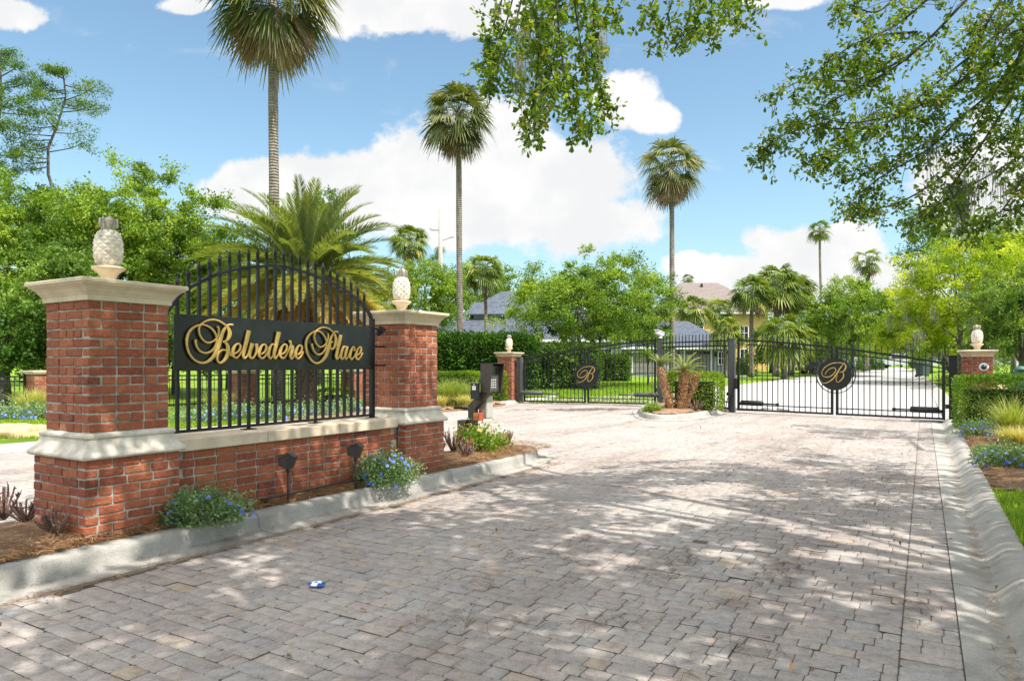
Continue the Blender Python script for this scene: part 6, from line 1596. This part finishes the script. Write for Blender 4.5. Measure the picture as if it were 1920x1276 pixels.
h1, c1, g1, e1 = hip_house('grey_house', 'grey house with large blue-grey hipped roof behind the dark hedge', 800, 1165, 50, 634, 546, 940, 1040, 11, 'stucco', 'roofblue')
mb = MB(); p = P(900, 583, 48.5); px = p.x - c1.x; pz = p.z - g1        # small dormer on the roof
mb.box((px + .4, 3.2, pz - .25), (1.0, 1.4, .30)); dm = mb.build('dormer', M['stucco'], h1)
mb = MB(); vs = [Vector(v) for v in ((px - 1.0, 1.5, pz + .03), (px + 1.8, 1.5, pz + .03), (px + 1.8, 5.2, pz + 1.2), (px - 1.0, 5.2, pz + 1.2), (px - 1.0, 1.5, pz - .05), (px + 1.8, 1.5, pz - .05), (px + 1.8, 5.2, pz + 1.0), (px - 1.0, 5.2, pz + 1.0))]
mb.add(vs, [(0, 1, 2, 3), (7, 6, 5, 4), (0, 4, 5, 1), (1, 5, 6, 2), (3, 2, 6, 7), (0, 3, 7, 4)]); mb.build('dormer_roof', M['roofblue'], dm)
opening(h1, c1, g1, 50, 985, 660, 1012, 690, 'window', 'dark'); opening(h1, c1, g1, 50, 1040, 655, 1066, 690, 'window', 'dark'); opening(h1, c1, g1, 50, 1120, 655, 1145, 695, 'window', 'dark')
h2, c2, g2, e2 = hip_house('garage_wing', 'grey garage with two taupe roller doors behind the fence panel by the planter', 1172, 1366, 58, 648, 602, 1215, 1290, 8, 'stucco', 'roofblue', cat='garage')
opening(h2, c2, g2, 58, 1284, 656, 1332, 699, 'garage_door', 'garage', panes=6); opening(h2, c2, g2, 58, 1186, 660, 1236, 699, 'garage_door', 'garage')
opening(h2, c2, g2, 58, 1347, 660, 1358, 682, 'window', 'dark')
for x in (1272, 1341):
    p = P(x, 664, 58); mb = MB(); mb.box((p.x - c2.x, -.10, p.z - g2), (.09, .10, .2), None, .02); mb.build('wall_lantern', M['blackp'], h2)
h3, c3, g3, e3 = hip_house('yellow_house', 'yellow stucco house with taupe hipped roof behind the palms', 1255, 1440, 76, 584, 530, 1275, 1345, 12, 'stuccoy', 'rooftan', over=.6)
opening(h3, c3, g3, 76, 1388, 612, 1402, 636, 'window', 'dark'); opening(h3, c3, g3, 76, 1388, 655, 1402, 690, 'window', 'dark'); opening(h3, c3, g3, 76, 1300, 600, 1318, 622, 'window', 'dark')
mb = MB(); p = P(1320, 552, 80); mb.box((p.x - c3.x, 5.0, P(0, 545, 80).z - g3), (.12, .12, .9)); mb.build('vent_pipe', M['blackp'], h3)
h4, c4, g4, e4 = hip_house('pale_house', 'pale house corner glimpsed behind the street trees at the far left of the street', 960, 1080, 92, 655, 610, 990, 1050, 8, 'trim', 'rooftan') if False else (None,) * 4

# ================================================================ utility pole
p = B(826, 52); t = thing('utility_pole', 'tall weathered utility pole with two bare arms behind the trees', 'utility pole', p, 0)
top = P(825, 392, 52).z - p.z
mb = MB(); mb.tube([(0, 0, 0), (0, 0, top * .5), (0, 0, top)], [.21, .18, .14], 12); mb.build('pole', M['pole'], t)
mb = MB(); z = P(0, 431, 52).z - p.z; mb.bar((-.75, 0, z), (0, 0, z - .03), .09, .09); mb.ball((-.75, 0, z + .1), .07); mb.build('crossarm', M['pole'], t)
mb = MB(); z = P(0, 452, 52).z - p.z; mb.bar((0, 0, z), (.8, 0, z + .28), .07, .07); mb.tube([(.8, 0, z + .28), (1.0, 0, z + .32)], .05, 8); mb.build('crossarm', M['pole'], t)

# ================================================================ vehicles and bins
def wheel(mbp, c, r, name='wheel', t=None):
    mb = MB(); mb.lathe([(r * .62, -.10), (r * .9, -.11), (r, -.08), (r, .08), (r * .9, .11), (r * .62, .10)], n=20); w = mb.build(name, M['tyre'], t, c); w.rotation_euler = (math.pi / 2, 0, 0)
    mb = MB(); mb.lathe([(0, -.07), (r * .3, -.075), (r * .62, -.06), (r * .62, .06), (r * .3, .075), (0, .07)], n=14); mb.build('rim', M['galv'], w)
def side_extrude(mb, prof, hw, inset=0.0, tint=.5, mi=0):
    n = len(prof); vs = []
    for s in (-1, 1):
        for x, z, f in prof: vs.append(Vector((x, s * (hw - inset * f), z)))
    mb.add(vs, [tuple(range(n)), tuple(reversed(range(n, 2 * n)))] + [(k, n + k, n + (k + 1) % n, (k + 1) % n) for k in range(n)], tint, mi); return mb
def car(name, label, loc, rz, paint, pickup=False):
    t = thing(name, label, 'pickup truck' if pickup else 'car', loc, rz)
    if pickup:
        body = [(-2.7, .50, 0), (2.75, .45, 0), (2.78, .80, 0), (2.70, 1.10, 0), (1.35, 1.18, 0), (-2.72, 1.18, 0), (-2.74, .80, 0)]
        cab = [(-.75, 1.17, 0), (1.45, 1.17, 0), (.75, 1.82, 1), (-.62, 1.84, 1)]
    else:
        body = [(-2.2, .32, 0), (2.25, .30, 0), (2.30, .62, 0), (2.15, .86, 0), (1.05, .98, 0), (-1.7, 1.0, 0), (-2.2, .92, 0), (-2.28, .6, 0)]
        cab = [(-1.75, .98, 0), (1.12, .97, 0), (.35, 1.42, 1), (-1.0, 1.46, 1)]
    mb = side_extrude(MB(), body, .93); mb.build('body', M[paint], t)
    mb = side_extrude(MB(), cab, .88, .14); cb = mb.build('cabin', M[paint], t)
    cz = [(x * .94 + (.02 if x > 0 else -.02), 1.0 * z + (.02 if f == 0 else -.07), f) for x, z, f in cab]
    mb = side_extrude(MB(), cz, .895, .142); mb.build('side_window', M['dark'], cb)
    a, b = cab[1], cab[2]; mb = MB(); mb.add([Vector((a[0] + .012, -.78, a[1] + .05)), Vector((a[0] + .012, .78, a[1] + .05)), Vector((b[0] + .03, .66, b[1] - .05)), Vector((b[0] + .03, -.66, b[1] - .05))], [(0, 1, 2, 3)]); mb.build('windscreen', M['dark'], cb)
    wx = 1.75 if pickup else 1.4; r = .39 if pickup else .33
    for sx in (-wx, wx):
        for sy in (-.86, .86): wheel(None, (sx, sy, r), r, 'wheel', t)
    fx = body[2][0]
    for sy in (-.68, .68):
        mb = MB(); mb.box((fx - .03, sy, body[2][1] + .08), (.05, .16, .09), None, .02); mb.build('headlight', M['white'], t)
    mb = MB(); mb.box((fx - .0, 0, body[2][1] - .02), (.04, .45, .13), None, .02); mb.build('grille', M['blackp'], t)
    return t
car('pickup_truck', 'white pickup truck parked at the far end of the street', B(1686, 89), -0.75, 'carwhite', True)
car('parked_car', 'black car parked on the lawn side behind the street gate medallion', B(1546, 62), math.pi + .12, 'carblack')
def bin_(label, loc, m, w, h, group, rz=0.3):
    t = thing('wheelie_bin', label, 'bin', loc, rz, group); mb = MB()
    mb.square([(w * .40, .06), (w * .5, h * .92), (w * .53, h * .93), (w * .53, h * .96)], (0, 0, 0)); mb.build('body', M[m], t)
    mb = MB(); mb.box((0, 0, h * .985), (w * .55, w * .56, h * .022), None, .02); mb.bar((-w * .4, w * .62, h * .93), (w * .4, w * .62, h * .93), .04, .04); mb.build('lid', M[m], t)
    for sx in (-1, 1):
        mb = MB(); mb.lathe([(0, -.03), (.1, -.03), (.1, .03), (0, .03)], n=12); o = mb.build('wheel', M['tyre'], t, (sx * w * .42, w * .4, .1)); o.rotation_euler = (0, math.pi / 2, 0)
bin_('dark green wheelie bin standing by the far kerb of the street', B(1730, 54), 'bin', .75, 1.1, None)
bin_('blue recycling bin on the lawn behind the lawn gate, farther from the medallion', B(1042, 44.5), 'binblue', .42, .5, 'blue recycling bins behind the lawn gate')
bin_('blue recycling bin on the lawn behind the lawn gate, nearer the medallion', B(1056, 44.5), 'binblue', .42, .5, 'blue recycling bins behind the lawn gate')
t = thing('utility_cabinet', 'dark green utility cabinet behind the kerb hedge', 'utility cabinet', B(1914, 21, 0.1), ROT)
mb = MB(); mb.box((0, 0, .56), (.16, .16, .56), None, .03); mb.build('cabinet', M['utilgreen'], t); mb = MB(); mb.lathe([(.18, 0), (.19, .03), (.10, .12), (0, .14)], (0, 0, 1.12), 16); mb.build('lid', M['utilgreen'], t)

# ================================================================ light, sky, camera
sc = bpy.context.scene
EL = math.radians(60); az = (0.756, -0.640)
sun = bpy.data.lights.new('sun', 'SUN'); sun.energy = 4.1; sun.angle = math.radians(0.53); sun.color = (1.0, 0.955, 0.88)
so = bpy.data.objects.new('sun', sun); C.objects.link(so)
nv = math.hypot(*az); to_sun = Vector((az[0] / nv * math.cos(EL), az[1] / nv * math.cos(EL), math.sin(EL)))
so.rotation_euler = (-to_sun).to_track_quat('-Z', 'Y').to_euler()
w = bpy.data.worlds.new('World'); sc.world = w; w.use_nodes = True; nt = w.node_tree
bg = nt.nodes['Background']; STR = 0.15; EXPO = 0.9; bg.inputs[1].default_value = STR
sky = nt.nodes.new('ShaderNodeTexSky'); sky.sky_type = 'NISHITA'; sky.sun_disc = False; sky.sun_elevation = EL; sky.sun_rotation = math.atan2(az[0], az[1])
sky.altitude = 0; sky.air_density = 1.0; sky.dust_density = 0.6; sky.ozone_density = 2.5
tc = nt.nodes.new('ShaderNodeTexCoord'); sep = nt.nodes.new('ShaderNodeSeparateXYZ'); nt.links.new(tc.outputs['Generated'], sep.inputs[0])
ya = mathn(nt, 'MAXIMUM', mathn(nt, 'ABSOLUTE', sep.outputs[1]), 0.08)
gx = mathn(nt, 'DIVIDE', sep.outputs[0], ya); gz = mathn(nt, 'DIVIDE', sep.outputs[2], ya)
cmb = nt.nodes.new('ShaderNodeCombineXYZ'); nt.links.new(gx, cmb.inputs[0]); nt.links.new(gz, cmb.inputs[1]); gv = cmb.outputs[0]
wn = nt.nodes.new('ShaderNodeTexNoise'); wn.inputs['Scale'].default_value = 7; wn.inputs['Detail'].default_value = 6; wn.inputs['Roughness'].default_value = .62; nt.links.new(gv, wn.inputs['Vector'])
wn2 = noise(nt, 18, 6, .65, gv)
blobs = [(465,360,95,58),(560,335,110,50),(640,345,130,75),(760,335,170,85),(930,300,150,125),(1050,360,170,115),(1130,415,130,62),(850,410,220,62),(640,395,200,45),
         (1165,185,75,52),(1228,218,58,34),(740,5,150,62),(890,25,120,56),(640,25,60,42),(1500,468,100,58),(1590,470,85,55),(1360,520,130,48),(1440,525,150,50),(1660,520,130,50),(1290,500,70,30),
         (1850,340,150,120),(1980,420,120,90),(15,25,70,34),(1450,0,110,24),(350,10,60,18),(-200,300,160,80),(-450,200,220,90),(2300,250,220,100),(2700,420,300,90),(1000,-420,300,90),(300,-350,220,80)]
cur = None; low = None
for (x, y, rx, ry) in blobs:
    n = nt.nodes.new('ShaderNodeVectorMath'); n.operation = 'SUBTRACT'; nt.links.new(gv, n.inputs[0]); n.inputs[1].default_value = ((x - CX) / F, (HY - y) / F, 0)
    n2 = nt.nodes.new('ShaderNodeVectorMath'); n2.operation = 'MULTIPLY'; nt.links.new(n.outputs[0], n2.inputs[0]); n2.inputs[1].default_value = (F / rx, F / ry, 0)
    n3 = nt.nodes.new('ShaderNodeVectorMath'); n3.operation = 'LENGTH'; nt.links.new(n2.outputs[0], n3.inputs[0])
    s = mathn(nt, 'SUBTRACT', 1.0, n3.outputs['Value'])
    if cur is None: cur = s
    else: cur = mathn(nt, 'SMOOTH_MAX', cur, s, 0.12)
nz = mathn(nt, 'MULTIPLY', mathn(nt, 'SUBTRACT', wn.outputs['Fac'], 0.5), 1.7)
nz2 = mathn(nt, 'MULTIPLY', mathn(nt, 'SUBTRACT', wn2, 0.5), 0.9)
cur = mathn(nt, 'MAXIMUM', cur, mathn(nt, 'ADD', smooth(nt, gz, 0.62, 1.3, -1.2, 0.42), smooth(nt, sep.outputs[1], -0.45, 0.0, 0.9, 0.0)))      # unseen cloud overhead and behind, added to brighten the shade
den = mathn(nt, 'ADD', cur, mathn(nt, 'ADD', nz, nz2))
mask = smooth(nt, den, -0.08, 0.24)
# soft grey undersides and billows inside the clouds
off = nt.nodes.new('ShaderNodeVectorMath'); off.operation = 'ADD'; nt.links.new(gv, off.inputs[0]); off.inputs[1].default_value = (0.35, 0.12, 0.4)
bil = noise(nt, 9, 5, .55, off.outputs[0])
K = 1.0 / STR / 2 ** EXPO
shade = smooth(nt, bil, 0.35, 0.66)
CW, CG = (1.05 * K, 1.04 * K, 1.03 * K), (0.90 * K, 0.91 * K, 0.92 * K)
def mixv(a, b, f):
    n = nt.nodes.new('ShaderNodeMix'); n.data_type = 'VECTOR'; n.factor_mode = 'UNIFORM'
    for s, x in ((0, f), (4, a), (5, b)):
        if isinstance(x, bpy.types.NodeSocket): nt.links.new(x, n.inputs[s])
        else: n.inputs[s].default_value = x
    return n.outputs[1]
cloud = mixv(CG, CW, shade)
boost = mathn(nt, 'ADD', smooth(nt, gz, 0.62, 1.4, 1.0, 2.15), smooth(nt, sep.outputs[1], -0.5, 0.0, 0.4, 0.0))   # unseen clouds overhead and behind brightened to lift the shade
bs = nt.nodes.new('ShaderNodeVectorMath'); bs.operation = 'SCALE'; nt.links.new(cloud, bs.inputs[0]); nt.links.new(boost, bs.inputs['Scale']); cloud = bs.outputs[0]
# thin pale veil towards the horizon
sm = nt.nodes.new('ShaderNodeVectorMath'); sm.operation = 'MULTIPLY'; nt.links.new(sky.outputs[0], sm.inputs[0]); sm.inputs[1].default_value = (0.80, 0.85, 0.745)
hor = smooth(nt, gz, 0.0, 0.40, 0.35, 0.0)
skyc = mixv(sm.outputs[0], (0.46 * K, 0.70 * K, 0.90 * K), hor)
wsp = nt.nodes.new('ShaderNodeMapping'); wsp.inputs['Scale'].default_value = (2.2, 5.5, 1); wsp.inputs['Location'].default_value = (0.4, 0.9, 0); wsp.inputs['Rotation'].default_value = (0, 0, .35); nt.links.new(gv, wsp.inputs[0])
veil = smooth(nt, noise(nt, 2.2, 8, .62, wsp.outputs[0], .4), 0.56, 0.82, 0.0, 0.55)      # thin wisps in the blue
skyc = mixv(skyc, CW, veil)
fin = mixv(skyc, cloud, mask)
nt.links.new(fin, bg.inputs[0])
cam = bpy.data.cameras.new('camera'); co = bpy.data.objects.new('camera', cam); C.objects.link(co)
co.location = (0, 0, EYE); co.rotation_euler = (math.pi / 2, 0, 0)
cam.sensor_width = 36; cam.lens = F / 1920 * 36; cam.shift_y = (HY - 638) / 1920; cam.clip_start = 0.05; cam.clip_end = 2000
sc.camera = co
vs_ = sc.view_settings; sc.display_settings.display_device = 'sRGB'; vs_.view_transform = 'Standard'; vs_.look = 'None'; vs_.gamma = 1.0; vs_.exposure = EXPO
sc.cycles.max_bounces = 5; sc.cycles.transparent_max_bounces = 4; sc.cycles.use_denoising = True
